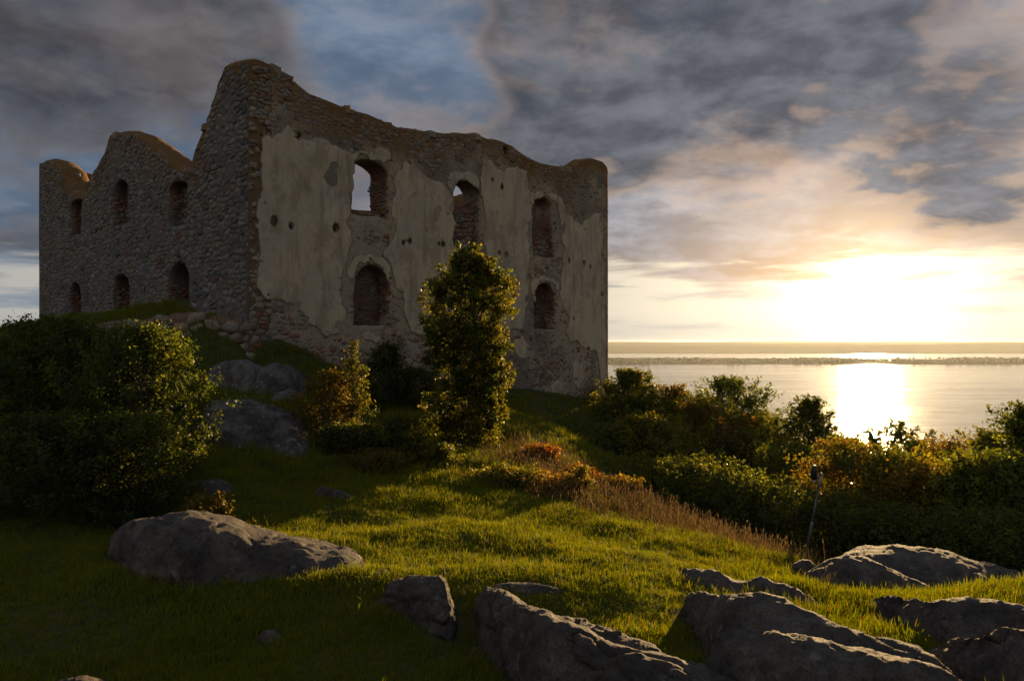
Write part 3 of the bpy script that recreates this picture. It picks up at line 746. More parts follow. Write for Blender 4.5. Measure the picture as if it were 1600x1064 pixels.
    winS = list(WS.values()); bbS = [(w.min(0), w.max(0)) for w in winS]
    def fix_s(c):
        o = []
        for v in c:
            for w, (lo, hi) in zip(winS, bbS):
                if lo[0] < v[0] < hi[0] and lo[1] < v[1] < hi[1] and in_poly([v], w)[0]: v = nearest_on(v, w)
            if v[1] > ts(v[0]) - .02: v = np.array([v[0], ts(v[0]) - .02])
            o.append(np.array([min(max(v[0], .02), LS - .02), v[1]]))
        return np.array(o)
    def ok_s(c):
        k = (c[:, 1] < ts(c[:, 0])) & (c[:, 0] > 0) & (c[:, 0] < LS) & (c[:, 1] > -1.6)
        for p in winS: k &= ~in_poly(c, p)
        return k
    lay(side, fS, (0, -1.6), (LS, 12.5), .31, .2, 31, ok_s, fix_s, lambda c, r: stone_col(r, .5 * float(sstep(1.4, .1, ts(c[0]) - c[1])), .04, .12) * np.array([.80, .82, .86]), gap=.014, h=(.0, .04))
    jambs(side, winS, NEAR, BX, AX, 600)
    # walled-up backs: two side openings are closed further in
    for k, dep in (('u2', .55), ('l2', .7), ('u1', .6), ('u3', .6)):
        w = WS[k]; lo, hi = w.min(0), w.max(0); fr = Frame(NEAR + AX * dep, BX, -AX)
        pl = densify([(lo[0] - .15, lo[1] - .2), (hi[0] + .15, lo[1] - .2), (hi[0] + .15, hi[1] + .1), (lo[0] - .15, hi[1] + .1)], .3)
        slab('window_fill', fr, pl, [], .3, .3, M['mortar'], side, None, .05, BRICK * .55 + TAN * .2, 44, 2)
        lay(side, fr, lo, hi, .36, .2, 88, lambda c, lo=lo, hi=hi: (c[:, 0] > lo[0]) & (c[:, 0] < hi[0]) & (c[:, 1] > lo[1]) & (c[:, 1] < hi[1]), None, lambda c, r: stone_col(r, .1, .6), gap=.02, h=(.0, .07))
    # --- the two walls behind
    def rear(o, al, out, L, tops, seed, doors):
        tp = poly_top(tops); ol = [(0.0, -9), (L, -9)] + densify([(L, tp(L))] + sorted([p for p in tops if 0 < p[0] < L], reverse=True) + [(0.0, tp(0))], .4, .06, seed, closed=False).tolist()
        return slab('rear_wall', Frame(o, al, out), ol, doors, TH, .5, M['mortar'], root, tp, .07, TAN * .6 + BRICK * .35, seed)
    rear(plan(LF, TH), BX, AX, LS - TH, [(0, 11.2), (3, 10.4), (5, 9.3), (8, 9.6), (11, 10.6), (14, 10.2), (17, 9.0), (20, 9.4), (22.8, 9.8)], 17, [arch(17.2, 1.9, 5.4, 8.1)])
    rear(plan(TH, LS), AX, BX, LF - 2 * TH, [(0, 10.2), (3, 10.0), (5, 8.6), (8, 9.3), (11, 9.9), (15, 9.0), (18, 8.7), (22.5, 9.6)], 19, [arch(11, 1.9, 5.4, 8.1), arch(4.8, 1.9, .7, 3.4), arch(11, 1.9, .7, 3.4), arch(17, 1.9, .7, 3.4)])
    # earth and rubble inside
    g = np.linspace(0, 1, 30); U, Tt = np.meshgrid(TH * .6 + g * (LF - TH * 1.2), TH * .6 + g * (LS - TH * 1.2))
    q = NEAR + U[..., None] * AX + Tt[..., None] * BX; zz = .45 + .18 * fbm(np.stack([U, Tt, 0 * U], -1) * .6, 3, 71)
    V = np.concatenate([q.reshape(-1, 2), zz.reshape(-1, 1)], 1); i = np.arange(29)[:, None] * 30 + np.arange(29)[None]
    Qd = np.stack([i, i + 1, i + 31, i + 30], -1).reshape(-1, 4)
    add('interior_floor', mesh_np('interior_floor', V, Qd, np.tile(TAN * .5, (900, 1)), smooth=True), M['mortar'], root)
    # cap stones standing on the broken wall top
    for px, py, w, h in ((432, 108, .55, .45), (746, 213, .42, .42), (449, 120, .7, .35)):
        u, z = front_uz(px, py); r = np.random.default_rng(int(px))
        bm = bmesh.new(); bmesh.ops.create_cube(bm, size=1.0); bmesh.ops.bevel(bm, geom=bm.edges[:], offset=.12, segments=1, affect='EDGES')
        for v in bm.verts: v.co = Vector((v.co.x * w, v.co.y * .6, v.co.z * h)) * r.uniform(.9, 1.1)
        me = bpy.data.meshes.new('cap_stone'); bm.to_mesh(me); bm.free()
        ca = me.color_attributes.new('Col', 'FLOAT_COLOR', 'POINT')
        for d_ in ca.data: d_.color = (.2, .17, .13, 1)
        p = fF.at(u, z - .02, -.3); o = add('cap_stone', me, M['stone'], wall, p); o.rotation_euler = (.1, .15, math.pi / 2 - CA)
    # loose stones left along the broken tops
    def crest(par, fr, tp, L, seed):
        r = np.random.default_rng(seed); u = .2; L2 = []
        while u < L - .3:
            w = r.uniform(.16, .5); h = r.uniform(.03, .17) if r.random() < .6 else 0
            if h:
                z = float(tp(u + w / 2)); dp = -r.uniform(.12, .8)
                q = np.array([[-1, -1], [-.3, -1.15], [.8, -1], [1.1, .1], [.9, 1], [-.5, 1.1], [-1.1, .5]]) * r.uniform(.8, 1.15, (7, 2)) * np.array([w / 2, r.uniform(.12, .3)])
                lo = fr.at(u + w / 2 + q[:, 0], np.full(7, z - .22), dp + q[:, 1]); q2 = q * r.uniform(.6, .9); hi = fr.at(u + w / 2 + q2[:, 0], z + h * r.uniform(.75, 1.1, 7), dp + q2[:, 1]); ce = fr.at(u + w / 2, z + h * 1.05, dp)[None]
                i = np.arange(7); k = (i + 1) % 7
                L2.append((np.concatenate([lo, hi, ce]), np.stack([i, k, k + 7, i + 7], 1), np.stack([i + 7, k + 7, np.full(7, 14)], 1), stone_col(r, .7, .1)))
            u += w * .8
        V, Q, T = join_parts([(a, b, c) for a, b, c, d in L2]); C = np.concatenate([np.tile(d, (len(a), 1)) for a, b, c, d in L2])
        tag(add('crest_stones', mesh_np('crest_stones', V, [Q, T], C), M['stone'], par), kind='stuff')
    crest(wall, fF, tf, LF, 5); crest(side, fS, ts, LS, 6)
    # --- terrace: low retaining wall under the turf beside the near corner
    ter = bpy.data.objects.new('terrace_wall', None); col.objects.link(ter)
    tag(ter, 'low rough stone retaining wall under the turf left of the plastered corner', 'wall')
    p0 = plan(.1, .1); p1 = plan(-3.4, 9.4); L = np.hypot(*(p1 - p0)); al = (p1 - p0) / L; ou = np.array([al[1], -al[0]])
    if ou[1] > 0: ou = -ou
    fr = Frame(p0, al, ou); tt = poly_top([(0, .85), (2, .98), (4, .95), (6, .75), (8, .72), (L, .3)])
    ol = [(0.0, -2.5), (L, -2.5)] + densify([(L, .3), (8, .72), (6, .75), (4, .95), (2, .98), (0, .85)], .3, .06, 3, closed=False).tolist()
    core = slab('wall_core', fr, ol, [], 1.0, .3, M['mortar'], ter, tt, .07, TAN, 23, moss=.4)
    lay(core, fr, (0, -1.8), (L, 1.0), .62, .4, 41, lambda c: (c[:, 1] < tt(c[:, 0])) & (c[:, 0] > 0) & (c[:, 0] < L), None, lambda c, r: stone_col(r, .25, .12, .1), h=(.05, .2), drop=.2)
    flush_stones()
build_castle()
print('castle', time.time() - T0)

# ------------------------------------------------------------------ bedrock outcrops
ROCK_GRID = {}
def loft(crest, front, back, ns, nt, seed, amp=1.0, sink=.35):
    """a whale-backed outcrop: front foot line, crest line and a back slope, rounded and weathered"""
    def res(L):
        L = np.array([P(*p) for p in L]); s = np.concatenate([[0], np.cumsum(np.linalg.norm(np.diff(L, axis=0), axis=1))]); s /= s[-1]
        q = np.linspace(0, 1, ns); X = np.stack([np.interp(q, s, L[:, k]) for k in range(3)], 1)
        for _ in range(max(1, ns // 40)):
            Y = X.copy(); Y[1:-1] = (X[:-2] + 2 * X[1:-1] + X[2:]) / 4; X = Y
        return X
    C, A = res(crest), res(front)
    e = np.linspace(0, 1, ns); endf = np.minimum(1, np.minimum(e, 1 - e) * 9) ** .5
    ph = np.linspace(0, math.pi, nt); V = np.zeros((ns, nt, 3))
    dirb = np.array([0.12, 1.0]); dirb /= np.hypot(*dirb)
    Bk = C.copy(); Bk[:, :2] += dirb * back * endf[:, None]
    Bk[:, 2] = np.minimum(ground_z(Bk[:, 0], Bk[:, 1]) - sink, C[:, 2] - .1)
    A2 = A.copy(); A2[:, 2] -= sink * .8
    for k, a in enumerate(ph):
        if a <= math.pi / 2:
            h = 1 - math.cos(a); v = math.sin(a) ** .85; V[:, k] = A2 + (C - A2) * h; V[:, k, 2] = A2[:, 2] + (C[:, 2] - A2[:, 2]) * v
        else:
            b = math.pi - a; h = 1 - math.cos(b); v = math.sin(b) ** .8; V[:, k] = Bk + (C - Bk) * h; V[:, k, 2] = Bk[:, 2] + (C[:, 2] - Bk[:, 2]) * v
    sc = np.linalg.norm(C[0] - C[-1]); f = 1.0
    flat = V.reshape(-1, 3)
    q = flat * np.array([.6, .8, 1.5])
    dz = amp * (.045 * fbm(q * .9 + seed, 2, seed) + .035 * fbm(q * 2.6 + seed, 3, seed + 3)) * min(1, sc / 2.5)
    ridge = 1 - np.abs(fbm(q * 1.1 + 7 + seed, 3, seed + 9)); crack = -amp * .07 * np.clip((ridge - .90) / .10, 0, 1) ** 1.5
    fine = amp * .017 * fbm(flat * 8, 4, seed + 5, .6)
    led = 0                                   # jointed slabs: each block sits a little higher or lower
    rr = np.random.default_rng(seed)
    for k in range(3):
        dv = rr.standard_normal(3) * np.array([1, 1, 1.4]); dv /= np.linalg.norm(dv); per = rr.uniform(.35, .8) * max(.6, min(1.5, sc / 2.2))
        sidx = np.floor((flat @ dv + .10 * fbm(flat * 2.0, 2, seed + 40 + k)) / per).astype(np.int64)
        led = led + (_hash(sidx, sidx * 0 + k, sidx * 0, seed) - .5) * .055 * amp * min(1, sc / 2.0)
    dis = (dz - .04 * amp + crack + fine + led)
    g = V.reshape(ns, nt, 3); du = np.gradient(g, axis=0); dv = np.gradient(g, axis=1); nrm = np.cross(du, dv); nrm /= np.linalg.norm(nrm, axis=2)[..., None] + 1e-9
    nrm[nrm[..., 2] < 0] *= -1
    V = V + nrm * dis.reshape(ns, nt, 1)
    i = np.arange(ns - 1)[:, None] * nt + np.arange(nt - 1)[None]
    Q = np.stack([i, i + nt, i + nt + 1, i + 1], -1).reshape(-1, 4)
    return V.reshape(-1, 3), Q, np.zeros((0, 3), int)
def rock(label, lobes, mt='rock', res=(110, 56), seed=1, amp=1.0, group='bare rock outcrops in the turf'):
    parts = [loft(c, f, b, res[0], res[1], seed + 31 * i, amp) for i, (c, f, b) in enumerate(lobes)]
    V, Q, T = join_parts(parts); o0 = np.array([V[:, 0].mean(), V[:, 1].mean(), V[:, 2].min()])
    for v in V[::2]:
        k = (int(v[0] // .16), int(v[1] // .16)); ROCK_GRID[k] = max(ROCK_GRID.get(k, -99), v[2])
    o = add('rock_outcrop', mesh_np('rock_outcrop', V - o0, Q, smooth=True), M[mt], None, o0)
    return tag(o, label, 'rock', group)
def foot_D(px, py):
    D = np.linspace(5.2, 44, 900); zr = (HY - py) / F * D; zg = ground_z((px - CX) / F * D, D); k = np.nonzero(zr <= zg)[0]
    return float(D[k[0]]) if len(k) else 30.0
def lobe(crest, foot, dD, back, D=None):
    fd = [(px, py, D or foot_D(px, py)) for px, py in foot]; fx = [f[0] for f in fd]; fD = [f[2] for f in fd]
    lo = min(fD)
    cr = []
    for k, (px, py) in enumerate(crest):
        D0 = np.interp(px, fx, fD); e = min(k, len(crest) - 1 - k); cr.append((px, py, D0 + (dD * .62 if D0 < 20 else dD) * (1.0 if e > 1 else .75 if e == 1 else .45)))
    return cr, fd, back
rock('long grey boulder sloping down to the right below the big bush', [lobe([(160,868),(170,845),(180,826),(205,813),(245,808),(290,800),(340,807),(400,826),(470,846),(520,862),(550,872),(568,893)], [(162,872),(185,890),(215,906),(270,918),(320,920),(380,914),(430,908),(500,905),(545,902),(568,899)], 1.25, 1.2)], seed=3)
rock('upright wedge-shaped rock between the long boulder and the cracked outcrop', [lobe([(582,945),(600,913),(630,894),(660,890),(688,892),(700,906),(710,945),(716,1000)], [(584,952),(620,962),(650,975),(668,990),(690,1006),(704,1012),(716,1010)], .6, .6)], seed=8)
rock('small flat grey stone lying in the sunlit grass behind the cracked outcrop', [lobe([(758,924),(770,913),(790,908),(830,909),(870,917),(884,927)], [(758,927),(800,930),(840,930),(884,930)], .3, .4)], res=(50, 24), seed=12, amp=.5)
rock('broad cracked outcrop with a front lobe at the bottom centre', [
  lobe([(736,960),(744,932),(756,923),(790,926),(830,948),(860,962),(900,980),(950,1000),(1000,1013),(1060,1026),(1110,1042),(1165,1066),(1220,1100)], [(738,990),(765,1040),(800,1075),(850,1100),(920,1120),(1000,1135),(1100,1145),(1220,1145)], .75, .9),
  lobe([(742,1000),(765,984),(800,984),(828,1000),(848,1024),(860,1066)], [(744,1010),(775,1050),(805,1075),(840,1085),(860,1080)], .35, .4),
  lobe([(845,985),(870,961),(905,962),(950,982),(1000,1004),(1045,1030)], [(850,1010),(900,1030),(960,1045),(1045,1050)], .9, .6)], seed=17, res=(130, 64))
rock('long double-ridged outcrop at the bottom right with pale lichen spots', [
  lobe([(1062,962),(1072,938),(1085,932),(1110,933),(1150,941),(1200,938),(1230,946),(1270,966),(1300,985),(1350,1000),(1400,1011),(1450,1029),(1505,1062)], [(1064,970),(1090,1000),(1130,1030),(1200,1060),(1300,1070),(1400,1075),(1505,1085)], .8, .7),
  lobe([(1100,1050),(1125,1006),(1165,987),(1220,985),(1280,1000),(1340,1015),(1400,1026),(1450,1041),(1530,1085)], [(1104,1065),(1150,1100),(1220,1125),(1300,1135),(1400,1135),(1530,1115)], .8, .6)], seed=23, res=(130, 64))
rock('low pair of flat dark ledges in the lit grass above the double-ridged outcrop', [
  lobe([(1058,902),(1072,888),(1090,886),(1120,889),(1150,902),(1185,906),(1208,922)], [(1060,905),(1100,921),(1150,932),(1208,928)], .6, .5),
  lobe([(1160,912),(1190,903),(1230,914),(1262,924),(1290,950)], [(1164,924),(1210,936),(1250,946),(1290,956)], .55, .5)], seed=29, res=(70, 36), amp=.8)
rock('small dark angular rock left of the two rounded humps near the lamp post', [lobe([(1230,898),(1240,878),(1252,873),(1268,874),(1284,888),(1294,905)], [(1232,902),(1255,910),(1280,910),(1294,908)], .45, .5, 13.2)], res=(44, 28), seed=33)
rock('rounded rock hump in front of the larger one at the right', [lobe([(1255,918),(1275,890),(1300,871),(1330,865),(1360,869),(1390,881),(1420,896),(1455,911),(1505,938)], [(1258,922),(1290,932),(1330,941),(1380,949),(1430,951),(1505,942)], 1.0, .9, 11.6)], seed=37, amp=.7)
rock('largest rounded rock hump at the right edge under the thicket', [lobe([(1315,890),(1340,868),(1370,855),(1410,850),(1450,851),(1490,859),(1530,876),(1570,889),(1620,904),(1720,940)], [(1325,905),(1400,915),(1450,925),(1500,932),(1560,934),(1620,940),(1720,950)], 1.9, 1.5, 12.6)], seed=41, amp=.8)
rock('long low outcrop crossing the right edge below the rounded humps', [lobe([(1372,962),(1390,944),(1420,941),(1470,947),(1510,945),(1550,939),(1600,941),(1690,955)], [(1375,970),(1420,990),(1470,1016),(1520,1026),(1600,1022),(1690,1022)], .9, .9)], seed=43)
rock('rounded rock with grass tufts at the bottom right corner', [lobe([(1468,1056),(1485,1026),(1510,1009),(1560,997),(1600,984),(1690,975)], [(1472,1066),(1520,1095),(1580,1110),(1690,1115)], .8, .8)], seed=47)
rock('reddish rock top just showing at the bottom left', [lobe([(64,1085),(85,1058),(115,1053),(145,1057),(178,1085)], [(64,1092),(110,1110),(178,1095)], .4, .4)], res=(50, 28), seed=53)
rock('tiny stone tip in the grass left of the wedge-shaped rock', [lobe([(584,898),(592,888),(602,888),(612,898)], [(584,900),(600,902),(612,900)], .2, .25)], res=(24, 16), seed=55, amp=.4)
rock('small stone at the foot of the lit grass tuft, lower left', [lobe([(394,1000),(408,985),(425,982),(442,996)], [(394,1003),(420,1008),(442,1001)], .2, .25)], res=(28, 18), seed=57, amp=.4)
rock('two-lobed smooth grey boulder under the castle corner', [
  lobe([(318,596),(330,572),(350,562),(385,563),(412,572),(425,596)], [(318,604),(360,612),(400,614),(425,608)], 1.4, 1.2),
  lobe([(372,608),(390,588),(408,572),(428,565),(455,572),(474,588),(486,612)], [(374,614),(410,618),(450,618),(486,616)], 1.2, 1.2)], 'lichen_rock', (70, 40), 61, .8)
rock('small low boulder tucked under the two-lobed one', [lobe([(420,624),(432,610),(450,607),(468,612),(482,627)], [(420,628),(450,631),(482,630)], .5, .5)], 'lichen_rock', (36, 24), 63, .6)
rock('lichen-crusted dark outcrop on the slope left of the young shrubs', [
  lobe([(305,668),(318,632),(335,623),(360,622),(420,628),(445,641),(460,662),(474,690),(490,724)], [(308,690),(350,701),(400,704),(440,710),(490,728)], 1.6, 1.0)], 'lichen_rock', (90, 56), 67, 1.6)
rock('flat dark rock slab in the shaded lawn beside the big bush', [lobe([(290,768),(305,750),(330,747),(352,756),(368,770)], [(290,772),(330,776),(368,774)], .6, .7)], res=(40, 24), seed=71, amp=.8)
rock('thin rock edge at the foot of the brambles', [lobe([(484,769),(500,757),(520,760),(540,768),(558,781)], [(484,772),(520,779),(558,784)], .4, .4)], res=(40, 22), seed=73, amp=.7)
print('rocks', time.time() - T0)

# ------------------------------------------------------------------ leaves, shrubs and trees
def leaf_mesh(name, C, Nrm, L, W, colr, r):
    n = len(C); a = r.standard_normal((n, 3)); a -= (a * Nrm).sum(1)[:, None] * Nrm; a /= np.linalg.norm(a, axis=1)[:, None] + 1e-9
    b = np.cross(Nrm, a); L = L[:, None]; W = W[:, None]
    fold = Nrm * W * .35
    V = np.stack([C - a * L * .5, C + b * W * .5 + fold - a * L * .05, C + a * L * .5 - Nrm * L * .12, C - b * W * .5 + fold - a * L * .05], 1).reshape(-1, 3)
    i = np.arange(n)[:, None] * 4; Q = i + np.array([[0, 1, 2, 3]])
    return mesh_np(name, V, Q, np.repeat(colr, 4, 0))
GREENS = {'olive': [(.085,.090,.018),(.12,.108,.02),(.065,.080,.018)], 'green': [(.060,.080,.018),(.085,.10,.022),(.048,.064,.016)],
          'gold': [(.12,.092,.018),(.10,.085,.018),(.13,.080,.016)], 'rust': [(.13,.082,.022),(.11,.082,.02),(.09,.082,.02)], 'red': [(.19,.072,.02),(.16,.08,.022),(.12,.08,.02)],
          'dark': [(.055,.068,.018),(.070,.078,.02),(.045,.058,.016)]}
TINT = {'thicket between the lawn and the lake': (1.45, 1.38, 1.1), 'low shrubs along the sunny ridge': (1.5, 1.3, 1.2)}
def grow(name, label, cat, px, top, D, hw, kind='green', n=150, per=55, leaf=.11, seed=1, base=None, shape='round', stems=3, group=None, depth=1.0, lean=0.0, low=.06, sprig=.72):
    r = np.random.default_rng(seed); x = (px - CX) / F * D; zt = (HY - top) / F * D; zb = gz(x, D) - .05 if base is None else (HY - base) / F * D
    H = max(zt - zb, .4); Rx = hw / F * D
    root = bpy.data.objects.new(name, None); col.objects.link(root); root.location = (x, D, zb); tag(root, label, cat, group)
    def prof(h):
        if shape == 'column': return np.interp(h, [0, .06, .2, .45, .7, .85, .94, 1.0], [.4, .7, .82, .92, 1.0, .86, .55, .2])
        if shape == 'cone': return np.interp(h, [0, .15, .4, .7, 1.0], [.5, .9, 1.0, .55, .08])
        if shape == 'tree': return np.interp(h, [0, .35, .5, .75, .92, 1.0], [.12, .3, .85, 1.0, .7, .25])
        if shape == 'mound': return np.sqrt(np.clip(1 - h ** 2, 0, 1))
        return np.interp(h, [0, .1, .35, .6, .85, 1.0], [.6, .85, 1.0, .95, .62, .15])
    h = low + (1 - low) * r.random(n) ** .85; ang = r.uniform(0, 2 * math.pi, n); rad = prof(h) * np.sqrt(r.uniform(.12, 1.0, n))
    lump = 1 + (.30 if shape == 'column' else .5) * vnoise(np.stack([np.cos(ang) * 1.6, np.sin(ang) * 1.6, h * H * 1.0], 1) + seed, seed) + .12 * r.standard_normal(n)
    ctr = np.stack([np.cos(ang) * rad * Rx * lump + lean * h * H, np.sin(ang) * rad * Rx * depth * lump, h * H * (1 - .04 * r.random(n))], 1)
    out = np.stack([np.cos(ang) * rad, np.sin(ang) * rad, .55 + .5 * h], 1) + .45 * r.standard_normal((n, 3)); out /= np.linalg.norm(out, axis=1)[:, None]
    sl = sprig * r.uniform(.5, 1.3, n) * min(1.0, .35 + Rx * .4)
    # keep the tips inside the outline in height
    over = ctr[:, 2] + out[:, 2] * sl * .8 - H * 1.03; ctr[:, 2] -= np.maximum(over, 0)
    k = per; t = r.random((n, k)) ** .8
    Cn = ctr[:, None] + out[:, None] * (t * sl[:, None])[..., None] + r.standard_normal((n, k, 3)) * (.045 + .085 * sl[:, None] * (1.1 - t))[..., None] * 1.25
    Cn = Cn.reshape(-1, 3); Cn[:, 2] = np.maximum(Cn[:, 2], .03)
    nr = r.standard_normal((n * k, 3)) * .8 + np.repeat(out, k, 0) * .35 + np.array([0, 0, .55]); nr /= np.linalg.norm(nr, axis=1)[:, None]
    L = leaf * r.uniform(.45, 1.5, n * k) * np.repeat(r.uniform(.75, 1.25, n), k); pal = np.array(GREENS[kind])
    cc = pal[r.integers(len(pal), size=n)].repeat(k, 0) * r.uniform(.7, 1.35, (n * k, 1)) * np.repeat(r.uniform(.85, 1.2, (n, 1)), k, 0)
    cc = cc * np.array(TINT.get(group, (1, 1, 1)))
    crown = add('crown', leaf_mesh('crown', Cn, nr, L, L * r.uniform(.45, .7, n * k), cc, r), M['leaf'], root)
    tubes = []; rt = max(.02, H * .014)
    st = []
    for s in range(stems):
        a = r.uniform(0, 6.28); sp = (.0 if stems == 1 else .32) * Rx; hh = np.linspace(0, .88 if shape != 'mound' else .6, 7)
        wob = np.cumsum(r.standard_normal((7, 2)) * .03 * H ** .5, 0); wob[0] = 0
        pts = np.stack([math.cos(a) * sp * hh * 1.4 + wob[:, 0] + lean * hh * H, math.sin(a) * sp * hh * 1.4 + wob[:, 1], hh * H], 1)
        st.append(pts); tubes.append(tube_np(pts, rt * np.linspace(1, .25, 7), 6))
    for i in r.permutation(n)[:min(n, 60)]:
        s = st[i % stems]; q = s[min(6, max(0, int((ctr[i, 2] / H - .22) / .88 * 6)))]
        m = (q + ctr[i]) / 2 + r.standard_normal(3) * .06 + np.array([0, 0, -.05 * H * .3])
        tubes.append(tube_np(np.stack([q, m, ctr[i], ctr[i] + out[i] * sl[i] * .8]), rt * np.array([.35, .28, .18, .06]), 5))
    V, Q, T = join_parts(tubes); add('trunk', mesh_np('trunk', V, [Q, T], smooth=True), M['bark'], root)
    return root
def clear_of(*a): pass
# the tree before the plastered wall
grow('young_tree', 'leafy columnar young tree standing before the plastered castle wall', 'tree', 733, 401, 25.5, 60, 'olive', 660, 62, .11, 5, base=706, shape='column', stems=2, low=.03, sprig=.55)
# the big bush on the left is several bushes grown together
LB = 'bushes grown together at the left edge'
grow('bush', 'sunlit right-hand bush of the dark mass at the left, beside the lichen-crusted outcrop', 'bush', 224, 524, 17.4, 80, 'green', 420, 56, .075, 11, group=LB, sprig=.8)
grow('bush', 'dark bush at the left in front of the castle terrace, tallest of its mass', 'bush', 105, 512, 18.8, 105, 'green', 300, 55, .08, 12, group=LB)
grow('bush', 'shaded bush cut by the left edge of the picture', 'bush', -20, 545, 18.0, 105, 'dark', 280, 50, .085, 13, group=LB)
grow('bush', 'low bush spilling over the left end of the long boulder', 'bush', 212, 660, 15.6, 74, 'green', 270, 55, .07, 14, group=LB, sprig=.7)
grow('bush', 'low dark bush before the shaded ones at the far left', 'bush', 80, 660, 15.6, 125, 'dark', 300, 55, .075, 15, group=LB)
grow('bush', 'small bush peeping over the turf mound left of the rubble wall', 'bush', 40, 508, 30, 50, 'dark', 70, 40, .10, 16, group=LB, shape='mound')
grow('bush', 'trailing sprig bush at the crest of the long boulder', 'bush', 322, 782, 14.2, 42, 'gold', 60, 40, .06, 17, group=LB, shape='mound', sprig=.35)
# shrubs below the plastered wall
SB = 'shrubs on the slope below the plastered wall'
grow('shrub', 'thin loose young shrub standing tallest below the plastered wall', 'shrub', 552, 540, 23.6, 22, 'olive', 60, 40, .08, 21, shape='cone', stems=2, group=SB, sprig=.6)
grow('shrub', 'golden bushy shrub right of the two-lobed boulder', 'shrub', 516, 588, 23.2, 38, 'gold', 120, 45, .08, 22, group=SB)
grow('shrub', 'dark grey-green shrub behind the golden ones against the wall foot', 'shrub', 606, 545, 30, 42, 'dark', 170, 50, .09, 23, shape='cone', group=SB)
grow('shrub', 'dark low shrub just left of the columnar tree at the wall foot', 'shrub', 652, 580, 31, 34, 'dark', 110, 45, .09, 24, group=SB)
grow('shrub', 'loose bramble bush catching the sun in front of the slope', 'shrub', 628, 655, 22, 40, 'olive', 120, 45, .075, 25, group=SB)
grow('shrub', 'small upright bramble left of the columnar tree foot', 'shrub', 690, 700, 21.5, 22, 'olive', 60, 40, .07, 26, group=SB, shape='cone')
grow('shrub', 'shaded bramble patch right of the lichen-crusted outcrop', 'shrub', 545, 672, 22, 55, 'dark', 130, 45, .08, 27, group=SB, shape='mound')
grow('shrub', 'low brown-leaved bramble before the shaded patch', 'shrub', 590, 712, 20.8, 45, 'rust', 110, 40, .07, 28, group=SB, shape='mound')
RB = 'low shrubs along the sunny ridge'
grow('shrub', 'red-leaved low shrub right of the columnar tree foot', 'shrub', 842, 700, 25, 36, 'red', 80, 40, .07, 31, group=RB, shape='mound', sprig=.3)
grow('shrub', 'red-leaved low shrub midway down the ridge', 'shrub', 903, 733, 23, 36, 'red', 80, 40, .07, 32, group=RB, shape='mound', sprig=.3)
grow('shrub', 'rusty low shrub at the lower end of the red ones', 'shrub', 965, 752, 22, 38, 'rust', 90, 40, .075, 33, group=RB, shape='mound', sprig=.35)
grow('shrub', 'olive bush on the lawn edge below the columnar tree', 'shrub', 790, 738, 20.5, 42, 'olive', 110, 45, .07, 34, group=RB, shape='mound')
grow('shrub', 'brownish bush on the lawn edge below the red shrubs', 'shrub', 862, 752, 20, 48, 'rust', 120, 45, .07, 35, group=RB, shape='mound')
grow('shrub', 'leafy weed clump standing up at the lawn edge in the middle', 'shrub', 905, 733, 20.4, 20, 'olive', 50, 40, .065, 36, group=RB, shape='cone', sprig=.3)
grow('shrub', 'green scrub in shade behind the red-leaved ridge', 'shrub', 905, 682, 36, 50, 'green', 110, 45, .10, 37, group=RB, shape='mound')
